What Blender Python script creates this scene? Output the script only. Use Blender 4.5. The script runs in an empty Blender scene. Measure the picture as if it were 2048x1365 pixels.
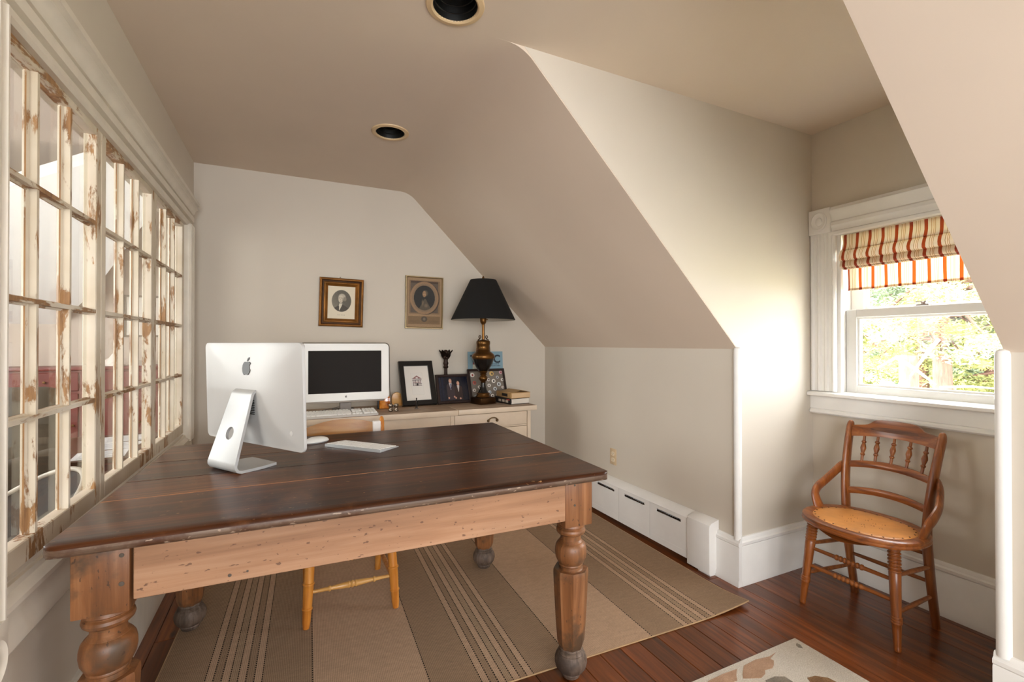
import bpy, bmesh, math, random
import numpy as np
from mathutils import Vector, Matrix
random.seed(7); np.random.seed(7)
S = bpy.context.scene
COL = S.collection
PI = math.pi
# ------------------------------------------------------------------ camera
cd = bpy.data.cameras.new('camera'); cam = bpy.data.objects.new('camera', cd); COL.objects.link(cam)
cd.sensor_width = 36.0; cd.lens = 926.59/2048*36; cd.clip_start = 0.02; cd.clip_end = 200
YAW, PITCH = 0.4443, 0.00582
cam.location = (0, 0, 1.2); cam.rotation_euler = (PI/2+PITCH, 0, -YAW)
S.camera = cam
# ------------------------------------------------------------------ world, sun, exposure
W = bpy.data.worlds.new('sky'); S.world = W; W.use_nodes = True
bg = W.node_tree.nodes['Background']
bg.inputs[0].default_value = (0.90, 0.95, 1.0, 1); bg.inputs[1].default_value = 11.0
sd = bpy.data.lights.new('sun', 'SUN'); sd.energy = 2.0; sd.angle = 0.05; sd.color = (1, 0.95, 0.85)
so = bpy.data.objects.new('sun', sd); COL.objects.link(so); so.rotation_euler = (math.radians(42), 0, math.radians(-110))
S.view_settings.view_transform = 'Standard'; S.view_settings.look = 'None'
S.view_settings.gamma = 1.0; S.view_settings.use_curve_mapping = False
S.view_settings.exposure = 1.18
S.cycles.use_denoising = True; S.cycles.max_bounces = 10; S.cycles.diffuse_bounces = 6
S.cycles.transparent_max_bounces = 16; S.cycles.sample_clamp_indirect = 6.0

def area_light(name, loc, rot, sx, sy, power, color=(1, 1, 1), spread=PI):
    l = bpy.data.lights.new(name, 'AREA'); l.shape = 'RECTANGLE'; l.size = sx; l.size_y = sy
    l.energy = power; l.color = color; l.spread = spread
    o = bpy.data.objects.new(name, l); COL.objects.link(o); o.location = loc; o.rotation_euler = rot
    return o
def portal(name, loc, rot, sx, sy):
    o = area_light(name, loc, rot, sx, sy, 1); o.data.cycles.is_portal = True; return o
portal('portal_dormer', (2.72, 1.125, 1.36), (0, PI/2, 0), 0.9, 0.95)
# area lights in place of unseen, unbuilt windows behind the photographer and the glazing
area_light('daylight_front', (0.75, -2.45, 1.45), (math.radians(97), 0, 0), 2.7, 1.6, 32, (0.94, 0.97, 1.0), math.radians(160))
area_light('fill_near_right', (1.93, -1.25, 1.35), (0, math.radians(80), 0), 1.2, 1.3, 29, (0.92, 0.96, 1.0))  # added fill light by the near knee wall; no dormer is built there
area_light('fill_left_rear', (-0.42, -1.3, 1.35), (math.radians(90), 0, math.radians(-40)), 1.4, 1.5, 19, (0.92, 0.96, 1.0), math.radians(130))  # added fill light aimed towards the knee wall; the wall behind it is solid
area_light('daylight_side_room', (-2.5, 0.35, 1.5), (PI/2, 0, 0), 1.8, 1.6, 34, (1.0, 0.98, 0.95))
area_light('daylight_side_room_far', (-3.6, 3.5, 1.8), (0, math.radians(-86), 0), 1.7, 1.4, 52, (0.95, 0.97, 1.0))

# ------------------------------------------------------------------ helpers: colour and materials
def c(h, a=1.0):
    h = h.lstrip('#'); v = [int(h[i:i+2], 16)/255 for i in (0, 2, 4)]
    return tuple((x/12.92 if x <= 0.04045 else ((x+0.055)/1.055)**2.4) for x in v) + (a,)
class NT:
    def __init__(s, name):
        s.m = bpy.data.materials.new(name); s.m.use_nodes = True
        s.t = s.m.node_tree; s.n = s.t.nodes; s.b = s.n['Principled BSDF']
    def new(s, typ, **kw):
        n = s.n.new(typ)
        for k, v in kw.items():
            if k.startswith('i_'):
                key = k[2:]; key = int(key) if key.isdigit() else key.replace('_', ' ')
                if isinstance(v, tuple) and len(v) == 2 and hasattr(v[0], 'outputs'): s.link(v, n.inputs[key])
                elif hasattr(v, 'is_output'): s.t.links.new(v, n.inputs[key])
                else: n.inputs[key].default_value = v
            else: setattr(n, k, v)
        return n
    def link(s, a, b): s.t.links.new(a, b)
    def ramp(s, fac, stops, interp='LINEAR'):
        n = s.n.new('ShaderNodeValToRGB'); r = n.color_ramp; r.interpolation = interp
        while len(r.elements) > 1: r.elements.remove(r.elements[-1])
        r.elements[0].position = stops[0][0]; r.elements[0].color = stops[0][1]
        for p, col in stops[1:]:
            e = r.elements.new(p); e.color = col
        s.link(fac, n.inputs[0]); return n.outputs[0]
    def mix(s, fac, a, b, mode='MIX'):
        n = s.n.new('ShaderNodeMix'); n.data_type = 'RGBA'; n.blend_type = mode
        for sock, v in ((n.inputs[0], fac), (n.inputs[6], a), (n.inputs[7], b)):
            if hasattr(v, 'is_output'): s.link(v, sock)
            else: sock.default_value = v
        return n.outputs[2]
    def math(s, op, a, b=None, cc=None):
        n = s.n.new('ShaderNodeMath'); n.operation = op
        for i, v in enumerate((a, b, cc)):
            if v is None: continue
            if hasattr(v, 'is_output'): s.link(v, n.inputs[i])
            else: n.inputs[i].default_value = v
        return n.outputs[0]
    def coords(s, scale=(1, 1, 1), rnd=True, rot=(0, 0, 0)):
        tc = s.n.new('ShaderNodeTexCoord'); mp = s.n.new('ShaderNodeMapping')
        mp.inputs['Scale'].default_value = scale; mp.inputs['Rotation'].default_value = rot
        if rnd:
            oi = s.n.new('ShaderNodeObjectInfo'); v = s.n.new('ShaderNodeVectorMath'); v.operation = 'SCALE'
            cb = s.n.new('ShaderNodeCombineXYZ')
            for i in range(3): s.link(s.math('MULTIPLY', oi.outputs['Random'], (17.3, 31.7, 53.1)[i]), cb.inputs[i])
            ad = s.n.new('ShaderNodeVectorMath'); ad.operation = 'ADD'
            s.link(tc.outputs['Object'], mp.inputs['Vector']); s.link(mp.outputs[0], ad.inputs[0]); s.link(cb.outputs[0], ad.inputs[1])
            return ad.outputs[0]
        s.link(tc.outputs['Object'], mp.inputs['Vector']); return mp.outputs[0]
    def noise(s, vec, scale, detail=4, rough=0.55, dist=0.0):
        n = s.n.new('ShaderNodeTexNoise'); n.inputs['Scale'].default_value = scale
        n.inputs['Detail'].default_value = detail; n.inputs['Roughness'].default_value = rough
        n.inputs['Distortion'].default_value = dist; s.link(vec, n.inputs['Vector']); return n.outputs[0]
    def base(s, v):
        if hasattr(v, 'is_output'): s.link(v, s.b.inputs['Base Color'])
        else: s.b.inputs['Base Color'].default_value = v
    def set(s, **kw):
        for k, v in kw.items():
            sock = s.b.inputs[k.replace('_', ' ')]
            if hasattr(v, 'is_output'): s.link(v, sock)
            else: sock.default_value = v
    def bump(s, h, strength=0.2, dist=0.002):
        n = s.n.new('ShaderNodeBump'); n.inputs['Strength'].default_value = strength; n.inputs['Distance'].default_value = dist
        s.link(h, n.inputs['Height']); s.link(n.outputs[0], s.b.inputs['Normal'])
def scale_col(col, f): return tuple(min(1, x*f) for x in col[:3]) + (1,)
def plain(name, col, rough=0.5, metal=0.0, var=0.06, bump=0.0, bscale=200, spec=None, coat=0.0):
    t = NT(name); v = t.coords(rnd=True)
    n = t.noise(v, 9, 3)
    t.base(t.ramp(n, [(0.3, scale_col(col, 1-var)), (0.7, scale_col(col, 1+var))]))
    t.set(Roughness=rough, Metallic=metal)
    if coat: t.set(Coat_Weight=coat)
    if spec is not None: t.set(Specular_IOR_Level=spec)
    if bump: t.bump(t.noise(v, bscale, 2), bump, 0.001)
    return t.m
def wood(name, cols, axis=0, rough=0.4, fine=1.0, var=0.25, knots=False, dents=0.0, dent_col=(0.03, 0.02, 0.015, 1), blotch=None, coat=0.0, bump=0.15, spec=None, each=0.0):
    """streaky grain along the given object axis; cols = dark, mid, light"""
    t = NT(name)
    sc = [26*fine]*3; sc[axis] = 1.1*fine
    v = t.coords(tuple(sc)); g = t.noise(v, 1.6, 8, 0.62, 0.6)
    col = t.ramp(g, [(0.28, cols[0]), (0.5, cols[1]), (0.72, cols[2])])
    sc2 = [3.2]*3; sc2[axis] = 0.9
    b = t.noise(t.coords(tuple(sc2)), 1.5, 3)
    col = t.mix(1.0, col, t.ramp(b, [(0.3, (1-var, 1-var, 1-var, 1)), (0.7, (1+var*0.6, 1+var*0.6, 1+var*0.6, 1))]), 'MULTIPLY')
    if blotch:
        bn = t.noise(t.coords((7, 7, 7)), 1.0, 5, 0.6)
        col = t.mix(t.ramp(bn, [(blotch[1], (0, 0, 0, 1)), (blotch[1]+0.12, (1, 1, 1, 1))]), col, blotch[0])
    if knots:
        kv = t.coords((3.0 if axis else 1.2, 1.2 if axis else 3.0, 3.0)); vo = t.new('ShaderNodeTexVoronoi'); vo.inputs['Scale'].default_value = 2.3
        t.link(kv, vo.inputs['Vector'])
        col = t.mix(t.ramp(vo.outputs['Distance'], [(0.04, (1, 1, 1, 1)), (0.10, (0, 0, 0, 1))]), col, cols[0] if not isinstance(knots, tuple) else knots)
    if each:
        oi = t.new('ShaderNodeObjectInfo'); f_ = t.ramp(t.math('FRACT', t.math('MULTIPLY', oi.outputs['Random'], 7.31)), [(0, (1-each, 1-each, 1-each*1.05, 1)), (1, (1+each*0.7, 1+each*0.6, 1+each*0.5, 1))])
        col = t.mix(1.0, col, f_, 'MULTIPLY')
    if dents:
        d = t.noise(t.coords(tuple(34 if i == axis else 72 for i in range(3))), 1.3, 2, 0.5)
        col = t.mix(t.ramp(d, [(1-dents, (0, 0, 0, 1)), (1-dents+0.035, (0.8, 0.8, 0.8, 1))]), col, dent_col)
    t.base(col); t.set(Roughness=rough)
    if spec is not None: t.set(Specular_IOR_Level=spec)
    if coat: t.set(Coat_Weight=coat, Coat_Roughness=0.15)
    if bump: t.bump(g, bump, 0.001)
    return t.m
def paint_peel(name, amount=0.42, axis=2):
    t = NT(name); sc = [20]*3; sc[axis] = 5
    v = t.coords(tuple(sc)); n = t.noise(v, 1.0, 8, 0.68, 0.3)
    big = t.noise(t.coords((2.2, 2.2, 2.2)), 1.2, 2)
    f = t.math('ADD', t.math('MULTIPLY', n, 0.75), t.math('MULTIPLY', big, 0.35))
    wood_c = t.ramp(t.noise(t.coords((60, 60, 8)), 1.0, 4), [(0.3, c('#7a5636')), (0.7, c('#b48a5c'))])
    cream = t.ramp(t.noise(t.coords((5, 5, 5)), 1, 3), [(0.3, c('#cabda6')), (0.7, c('#dfd6c6'))])
    m = t.ramp(f, [(1-amount-0.02, (0, 0, 0, 1)), (1-amount+0.015, (1, 1, 1, 1))])
    t.base(t.mix(m, cream, wood_c)); t.set(Roughness=0.5)
    t.bump(t.math('SUBTRACT', 1.0, m), 0.5, 0.0015)
    return t.m
def glass(name, tint=(1, 1, 1, 1), rough=0.0, k=1.0):
    t = NT(name); out = t.n['Material Output']
    tr = t.new('ShaderNodeBsdfTransparent'); tr.inputs[0].default_value = tint
    gl = t.new('ShaderNodeBsdfGlossy'); gl.inputs['Roughness'].default_value = rough
    fr = t.new('ShaderNodeFresnel'); fr.inputs[0].default_value = 1.45
    mx = t.new('ShaderNodeMixShader'); t.link(t.math('MULTIPLY', fr.outputs[0], k), mx.inputs[0])
    t.link(tr.outputs[0], mx.inputs[1]); t.link(gl.outputs[0], mx.inputs[2]); t.link(mx.outputs[0], out.inputs[0])
    return t.m
def print_mat(name, rough=0.6):
    t = NT(name); a = t.new('ShaderNodeAttribute'); a.attribute_name = 'ink'
    t.base(a.outputs['Color']); t.set(Roughness=rough); return t.m

# ------------------------------------------------------------------ helpers: meshes and objects
class MB:
    """collects shapes into one bmesh"""
    def __init__(s): s.bm = bmesh.new()
    def _xf(s, vs, M):
        if M is not None:
            for v in vs: v.co = M @ v.co
    def box(s, x0, x1, y0, y1, z0, z1, bev=0.0, seg=2, M=None):
        vs = [s.bm.verts.new((x, y, z)) for x in (x0, x1) for y in (y0, y1) for z in (z0, z1)]
        fs = [s.bm.faces.new([vs[i] for i in f]) for f in ((0, 1, 3, 2), (4, 6, 7, 5), (0, 4, 5, 1), (2, 3, 7, 6), (0, 2, 6, 4), (1, 5, 7, 3))]
        if bev:
            es = list({e for f in fs for e in f.edges})
            r = bmesh.ops.bevel(s.bm, geom=es, offset=bev, segments=seg, affect='EDGES', profile=0.5)
            vs = list({v for f in r['faces'] for v in f.verts} | {v for v in vs if v.is_valid})
        s._xf(vs, M); return s
    def prism(s, pts, axis, a, b, bev=0.0, M=None):
        """extrude a closed 2D outline along an axis; pts are the two remaining coordinates in xyz order"""
        def P(p, t):
            q = list(p); q.insert(axis, t); return q
        lo = [s.bm.verts.new(P(p, a)) for p in pts]; hi = [s.bm.verts.new(P(p, b)) for p in pts]
        n = len(pts); fs = [s.bm.faces.new(lo), s.bm.faces.new(hi[::-1])]
        for i in range(n): fs.append(s.bm.faces.new([lo[i], hi[i], hi[(i+1) % n], lo[(i+1) % n]][::-1]))
        vs = lo+hi
        bmesh.ops.recalc_face_normals(s.bm, faces=fs)
        if bev:
            es = list({e for f in fs[:2] for e in f.edges})
            r = bmesh.ops.bevel(s.bm, geom=es, offset=bev, segments=2, affect='EDGES', profile=0.5)
            vs = list({v for f in r['faces'] for v in f.verts} | {v for v in vs if v.is_valid})
        s._xf(vs, M); return s
    def lathe(s, prof, ctr=(0, 0, 0), seg=24, M=None, sx=1.0, sy=1.0, phase=0.0, cap=True):
        rings = []; new = []
        for r, z in prof:
            if r < 1e-6:
                v = s.bm.verts.new((ctr[0], ctr[1], ctr[2]+z)); rings.append([v]); new.append(v)
            else:
                ring = [s.bm.verts.new((ctr[0]+sx*r*math.cos(phase+2*PI*i/seg), ctr[1]+sy*r*math.sin(phase+2*PI*i/seg), ctr[2]+z)) for i in range(seg)]
                rings.append(ring); new += ring
        for a, b in zip(rings, rings[1:]):
            for i in range(seg):
                j = (i+1) % seg
                q = [a[i % len(a)], a[j % len(a)], b[j % len(b)], b[i % len(b)]]
                q = [v for k, v in enumerate(q) if v not in q[:k]]
                if len(q) > 2: s.bm.faces.new(q)
        for ring, flip in ((rings[0], True), (rings[-1], False)):
            if cap and len(ring) > 2: s.bm.faces.new(ring[::-1] if flip else ring)
        s._xf(new, M); return s
    def tube(s, pts, rad, seg=10, closed=False, flat=None, up=None):
        """sweep a round (or flat=(w,h) elliptic/rect) section along points"""
        P = [Vector(p) for p in pts]; n = len(P)
        assert n > 1
        R = rad if isinstance(rad, (list, tuple)) else [rad]*n
        T = []
        for i in range(n):
            a = P[(i-1) % n] if closed or i > 0 else P[i]; b = P[(i+1) % n] if closed or i < n-1 else P[i]
            T.append((b-a).normalized())
        u = Vector(up) if up is not None else (Vector((0, 0, 1)) if abs(T[0].z) < 0.9 else Vector((1, 0, 0)))
        rings = []
        for i in range(n):
            x = (u - T[i]*u.dot(T[i]))
            if x.length < 1e-6: x = T[i].orthogonal()
            x.normalize(); y = T[i].cross(x)
            if up is None: u = x
            ring = []
            if flat == 'rect':
                w, h = R[i]
                k = min(w, h)*0.28
                sec = [(w-k, h), (w, h-k), (w, -h+k), (w-k, -h), (-w+k, -h), (-w, -h+k), (-w, h-k), (-w+k, h)]
                ring = [s.bm.verts.new(P[i]+x*a+y*b) for a, b in sec]
            else:
                r = R[i]; ra, rb = (r if isinstance(r, (tuple, list)) else (r, r))
                ring = [s.bm.verts.new(P[i]+x*ra*math.cos(2*PI*k/seg)+y*rb*math.sin(2*PI*k/seg)) for k in range(seg)]
            rings.append(ring)
        m = len(rings[0]); fs = []
        for i in range(n if closed else n-1):
            a, b = rings[i], rings[(i+1) % n]
            for k in range(m): fs.append(s.bm.faces.new([a[k], a[(k+1) % m], b[(k+1) % m], b[k]]))
        if not closed: fs += [s.bm.faces.new(rings[0][::-1]), s.bm.faces.new(rings[-1])]
        bmesh.ops.recalc_face_normals(s.bm, faces=fs)
        return s
    def turned(s, a, b, prof, seg=16):
        """lathe profile [(t, r)] along the straight line a-b"""
        a, b = Vector(a), Vector(b); d = b-a; L = d.length
        q = Vector((0, 0, 1)).rotation_difference(d.normalized()).to_matrix().to_4x4()
        return s.lathe([(r, t*L) for t, r in prof], seg=seg, M=Matrix.Translation(a) @ q)
    def face(s, pts):
        s.bm.faces.new([s.bm.verts.new(p) for p in pts]); return s
    def grid(s, fn, nu, nv):
        g = [[s.bm.verts.new(fn(i/nu, j/nv)) for j in range(nv+1)] for i in range(nu+1)]
        for i in range(nu):
            for j in range(nv): s.bm.faces.new([g[i][j], g[i+1][j], g[i+1][j+1], g[i][j+1]])
        return s
XF = {}
def root_of(o):
    while o.parent is not None: o = o.parent
    return o
def obj(name, b, mat, parent=None, world=False, smooth=35, kind=None, label=None):
    me = bpy.data.meshes.new(name)
    if isinstance(b, MB):
        bm = b.bm
        if world and parent is not None:
            bm.transform(XF[root_of(parent).name].inverted())
        bm.normal_update(); bm.to_mesh(me); bm.free()
    else: me = b
    if smooth:
        me.polygons.foreach_set('use_smooth', [True]*len(me.polygons)); me.set_sharp_from_angle(angle=math.radians(smooth))
    for m in (mat if isinstance(mat, (list, tuple)) else [mat]):
        if m is not None: me.materials.append(m)
    o = bpy.data.objects.new(name, me); COL.objects.link(o)
    if parent is not None: o.parent = parent
    if kind: o['kind'] = kind
    if label: o['label'] = label
    XF[o.name] = Matrix.Identity(4)
    return o
def tag(o, label, cat, group=None):
    o['label'] = label; o['category'] = cat
    if group: o['group'] = group
    return o
def thing(name, label, cat, loc=(0, 0, 0), rz=0.0, group=None):
    o = bpy.data.objects.new(name, None); COL.objects.link(o); o.empty_display_size = 0.05
    o.location = loc; o.rotation_euler = (0, 0, rz)
    XF[o.name] = Matrix.Translation(loc) @ Matrix.Rotation(rz, 4, 'Z')
    return tag(o, label, cat, group)
def struct(name, b, mat, smooth=35):
    o = obj(name, b, mat, smooth=smooth); o['kind'] = 'structure'; return o
def struct_root(name, loc=(0, 0, 0), rz=0.0):
    o = bpy.data.objects.new(name, None); COL.objects.link(o); o.empty_display_size = 0.05
    o.location = loc; o.rotation_euler = (0, 0, rz); o['kind'] = 'structure'
    XF[o.name] = Matrix.Translation(loc) @ Matrix.Rotation(rz, 4, 'Z')
    return o
def dup(root, loc, rz=None, label=None):
    r = root.copy(); COL.objects.link(r); r.location = loc
    if rz is not None: r.rotation_euler = (0, 0, rz)
    if label: r['label'] = label
    for ch in list(root.children):
        k = ch.copy(); COL.objects.link(k); k.parent = r
        for g in ch.children:
            d = g.copy(); COL.objects.link(d); d.parent = k
    return r
def clone(o, parent, loc=(0, 0, 0), rot=None):
    k = o.copy(); COL.objects.link(k); k.parent = parent; k.location = loc
    if rot is not None: k.rotation_euler = rot
    return k
def ink_sheet(name, w, h, fn, nu, nv, mat, parent, M):
    """a flat print: a grid whose faces carry the ink colour given by fn(u, v) -> rgb arrays (sRGB 0..1); M places it"""
    u, v = np.meshgrid((np.arange(nu)+0.5)/nu, (np.arange(nv)+0.5)/nv, indexing='ij')
    rgb = np.clip(fn(u, v), 0, 1); lin = np.where(rgb <= 0.04045, rgb/12.92, ((rgb+0.055)/1.055)**2.4)
    verts = [M @ Vector((w*(i/nu-0.5), 0, h*(j/nv))) for i in range(nu+1) for j in range(nv+1)]
    faces = [(i*(nv+1)+j, (i+1)*(nv+1)+j, (i+1)*(nv+1)+j+1, i*(nv+1)+j+1) for i in range(nu) for j in range(nv)]
    me = bpy.data.meshes.new(name); me.from_pydata([tuple(p) for p in verts], [], faces)
    at = me.attributes.new('ink', 'FLOAT_COLOR', 'FACE')
    data = np.ones((nu*nv, 4), dtype=np.float32); data[:, :3] = lin.reshape(-1, 3)
    at.data.foreach_set('color', data.ravel())
    return obj(name, me, mat, parent, smooth=0)
def text_mesh(name, body, size, mat, parent, M, depth=0.0006):
    cu = bpy.data.curves.new(name, 'FONT'); cu.body = body; cu.size = size; cu.extrude = depth; cu.offset = size*0.03; cu.align_x = 'LEFT'
    tmp = bpy.data.objects.new('tmp', cu); COL.objects.link(tmp)
    me = bpy.data.meshes.new_from_object(tmp.evaluated_get(bpy.context.evaluated_depsgraph_get()))
    bpy.data.objects.remove(tmp); me.transform(M)
    me.materials.clear()
    return obj(name, me, mat, parent, smooth=0)

# ------------------------------------------------------------------ materials
def wall_paint(name, col):
    t = NT(name); v = t.coords((1, 1, 1), rnd=False)
    n = t.noise(v, 1.3, 3); t.base(t.ramp(n, [(0.3, scale_col(col, 0.97)), (0.7, scale_col(col, 1.03))]))
    t.set(Roughness=0.62); t.bump(t.noise(v, 140, 3), 0.06, 0.001); return t.m
PAINT = wall_paint('greige_wall_paint', (0.605, 0.55, 0.468, 1))
PAINT_BOUNCE = wall_paint('ceiling_paint_warm_bounce', (0.665, 0.56, 0.455, 1))  # wall paint tone with the warm bounce off the floor put into the colour
TRIM = plain('white_trim_paint', (0.80, 0.79, 0.765, 1), 0.35, var=0.025, bump=0.05, bscale=60)
TRIM_CREAM = plain('aged_cream_trim_paint', (0.70, 0.65, 0.56, 1), 0.38, var=0.06, bump=0.25, bscale=45)
WHITE_WALL = wall_paint('white_slope_paint', (0.85, 0.85, 0.83, 1))
SIDE_WALL = wall_paint('side_room_paint', (0.58, 0.50, 0.43, 1))
PEEL = paint_peel('peeling_cream_paint', 0.385, 2)
PEEL_H = paint_peel('peeling_cream_paint_worn', 0.43, 1)
GLASS = glass('window_glass', k=0.25); GLASS_OLD = glass('old_pane_glass', (0.96, 0.97, 0.95, 1), k=0.26)
FLOOR_W = wood('red_pine_floor', [c('#3d1b0a'), c('#6b3615'), c('#904f22')], axis=1, rough=0.28, fine=0.9, var=0.45, knots=c('#1f0d08'), coat=0.25, each=0.30)
TOP_W = wood('dark_stained_pine', [c('#1f0e06'), c('#46240f'), c('#74431f')], axis=0, rough=0.33, fine=0.7, var=0.55, blotch=(c('#5f3a20'), 0.57), dents=0.285, dent_col=c('#a07850'), spec=0.30)
JOINT_W = plain('worn_joint_edge', c('#9c6a44'), 0.6, var=0.3)
EDGE_W = wood('worn_table_edge', [c('#3d2a1f'), c('#66503f'), c('#8a7767')], axis=0, rough=0.5, fine=1.2, var=0.3, blotch=(c('#4a2a16'), 0.50), dents=0.36, dent_col=c('#a08b78'))
PINE_W = wood('scrubbed_pine', [c('#855f43'), c('#9f7555'), c('#b38c6d')], axis=0, rough=0.55, fine=0.6, var=0.2, dents=0.335, dent_col=c('#5f4130'))
PINE_V = wood('old_pine_leg', [c('#603c22'), c('#8a5934'), c('#a6754e')], axis=2, rough=0.42, fine=0.8, var=0.3, dents=0.33, dent_col=c('#3f2b20'), blotch=(c('#54402f'), 0.52))
FOOT_W = wood('worn_grey_foot', [c('#3b2f28'), c('#655447'), c('#85746a')], axis=2, rough=0.65, fine=1.3, var=0.4, blotch=(c('#40332b'), 0.5), bump=0.5)
CHAIR_W = wood('reddish_walnut_chair', [c('#55290f'), c('#84481d'), c('#a2632f')], axis=2, rough=0.33, fine=1.1, var=0.2, coat=0.2)
CHAIR_WY = wood('reddish_walnut_rail', [c('#55290f'), c('#84481d'), c('#a2632f')], axis=1, rough=0.33, fine=1.1, var=0.2, coat=0.2)
HONEY = wood('honey_oak', [c('#a85d1e'), c('#c9802f'), c('#dc9c4e')], axis=2, rough=0.35, fine=1.0, var=0.15, coat=0.2)
HONEY_X = wood('honey_oak_rail', [c('#bd8038'), c('#d6a058'), c('#e4b876')], axis=0, rough=0.35, fine=0.8, var=0.2, coat=0.2)
LEATHER = plain('tan_seat_leather', c('#cc8a46'), 0.36, var=0.18, bump=0.2, bscale=220)
TACK = plain('dark_tack', c('#2a1a10'), 0.4, 0.6)
ALU = plain('brushed_aluminium', c('#a9a9a8'), 0.42, 0.2, var=0.02)
ALU_W = plain('satin_aluminium_case', c('#b9b8b6'), 0.45, 0.12, var=0.015)
LOGO_K = plain('black_emblem', c('#2a2622'), 0.45)
BLACKGL = plain('black_screen_glass', c('#0d0b0a'), 0.12, var=0.02)
SCREEN = plain('dark_matte_screen', c('#1d1814'), 0.55, var=0.03, spec=0.15)
WHITE_PL = plain('white_plastic', c('#e4e4e0'), 0.3, var=0.02)
KEY_W = plain('white_key_plastic', c('#efefec'), 0.45, var=0.02)
CREAM = plain('cream_painted_wood', c('#d9c8b2'), 0.45, var=0.05, bump=0.15, bscale=50)
CREAM_TOP = wood('worn_cream_top', [c('#8d7561'), c('#a8917a'), c('#bda891')], axis=0, rough=0.5, fine=0.8, var=0.2)
BRASS = plain('aged_brass', c('#6e4c26'), 0.3, 0.85, var=0.25)
BRASS_D = plain('dark_bronze', c('#4a3119'), 0.32, 0.8, var=0.3)
BLACK_EN = plain('black_enamel', c('#0e0c0b'), 0.25, var=0.02)
SHADE_K = plain('black_shade_cloth', c('#080706'), 0.9, var=0.05, bump=0.1, bscale=400)
SHADE_IN = plain('pale_shade_lining', c('#b7b0a2'), 0.8)
IRON = plain('dark_brown_iron', c('#2e1c12'), 0.55, 0.3, var=0.2)
BLACK_FR = plain('black_frame_lacquer', c('#0c0b0b'), 0.32, var=0.03)
DARK_FR = plain('dark_mahogany_frame', c('#231310'), 0.35, var=0.1)
GILT = plain('gilded_frame', c('#8f5f28'), 0.38, 0.55, var=0.35, bump=0.5, bscale=120)
GILT_D = plain('dark_gilt_groove', c('#4a2f18'), 0.5, 0.4, var=0.3, bump=0.4, bscale=120)
SILVER = plain('silver_leaf_frame', c('#a1906f'), 0.3, 0.75, var=0.12)
NICKEL = plain('tarnished_nickel', c('#8b7f72'), 0.22, 0.9, var=0.2)
MAT_B = plain('white_mat_board', c('#e4e0d8'), 0.7, var=0.01)
PRINT = print_mat('ink_print'); PRINT_G = print_mat('glossy_print', 0.25)
BLACKHOLE = plain('black_reflector_baffle', c('#0a0907'), 0.5, var=0.02)
TRIM_RING = plain('yellowed_trim_ring', c('#d3b890'), 0.45, var=0.02)
IVORY = plain('ivory_plate', c('#cdb491'), 0.4, var=0.02)
GREY_IN = plain('dull_grey_metal', c('#77706a'), 0.5, 0.5)

# ------------------------------------------------------------------ room dimensions
XL, XK, YB, YC, XE, ZC, ZK, XS, YN = -0.567, 2.008, 3.546, 1.605, 2.610, 2.361, 1.173, 0.811, 0.645
YF = -2.6
T = 0.12
# floor with single boards
fl = MB(); fl.box(XL-0.02, XE+0.3, YF-0.1, YB+0.1, -0.08, -0.014)
floor = struct('floor', fl, plain('dark_gap', c('#120805'), 0.9))
bw = 0.0925; x = XL-0.02; rs = random.Random(3); shared = {}
while x < XE:
    y = YF
    cut = rs.choice([0.1, 0.9, 1.7, 2.3])
    for y0, y1 in ((YF, cut), (cut, YB)):
        L = y1-y0
        b = MB(); b.box(0.0009, bw-0.0009, -L/2+0.0006, L/2-0.0006, -0.016, 0, 0.0012, 1)
        o = obj('plank', b, FLOOR_W, floor, smooth=0); o.location = (x, (y0+y1)/2, rs.uniform(-0.0005, 0.0))
    x += bw

# left wall with the opening for the three old sashes
b = MB()
b.box(XL-0.10, XL, YF, 1.29, 0, ZC); b.box(XL-0.10, XL, 3.27, YB, 0, ZC)
b.box(XL-0.10, XL, 1.29, 3.27, 0, 0.672); b.box(XL-0.10, XL, 1.29, 3.27, 1.925, ZC)
struct('wall_left', b, PAINT, smooth=0)
b = MB(); b.prism([(XL-0.1, 0), (XK+T, 0), (XK+T, ZC+T), (XL-0.1, ZC+T)], 1, YB, YB+T)
struct('wall_back', b, PAINT, smooth=0)
# knee wall, sloped ceiling, dormer cheeks and end wall
b = MB(); b.box(XK, XK+T, YC+0.001, YB, 0, ZK+0.1); struct('wall_right', b, PAINT, smooth=0)
b = MB(); b.box(XK, XK+T, YF, YN-0.001, 0, ZK+0.1); struct('wall_right_near', b, PAINT, smooth=0)
def slope(name, y0, y1):
    # the crease with the flat ceiling is softly rounded
    R = 0.16; pts = [(XK+0.06, ZK-0.0595)]
    n = 8; k = R*math.tan(PI/8)
    # tangent points on slope and ceiling
    cx, cz = XS-k, ZC-R
    for i in range(n+1):
        a = math.radians(45)+math.radians(45)*i/n
        pts.append((cx+R*math.cos(a), cz+R*math.sin(a)))
    pts += [(XS-0.19, ZC), (XS-0.19, ZC+0.1), (XS+0.1, ZC+0.1), (XK+0.18, ZK+0.04)]
    b = MB(); b.prism(pts, 1, y0, y1); struct(name, b, PAINT_BOUNCE, smooth=30)
slope('ceiling_slope', YC+0.001, YB)
slope('ceiling_slope_near', YF, YN-0.001)
cheek = [(XK+0.001, 0), (XE+0.1, 0), (XE+0.1, ZC+0.02), (XS-0.014, ZC+0.02), (XK+0.001, ZK+0.004)]
b = MB(); b.prism(cheek, 1, YC, YC+0.02); struct('wall_dormer_far', b, PAINT, smooth=0)
b = MB(); b.prism(cheek, 1, YN-0.02, YN); struct('wall_dormer_near', b, PAINT, smooth=0)
LIGHTS = ((0.505, 1.512), (0.487, 2.577))
b = MB()      # plaster face with a round hole for each recessed light, slab above
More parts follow.
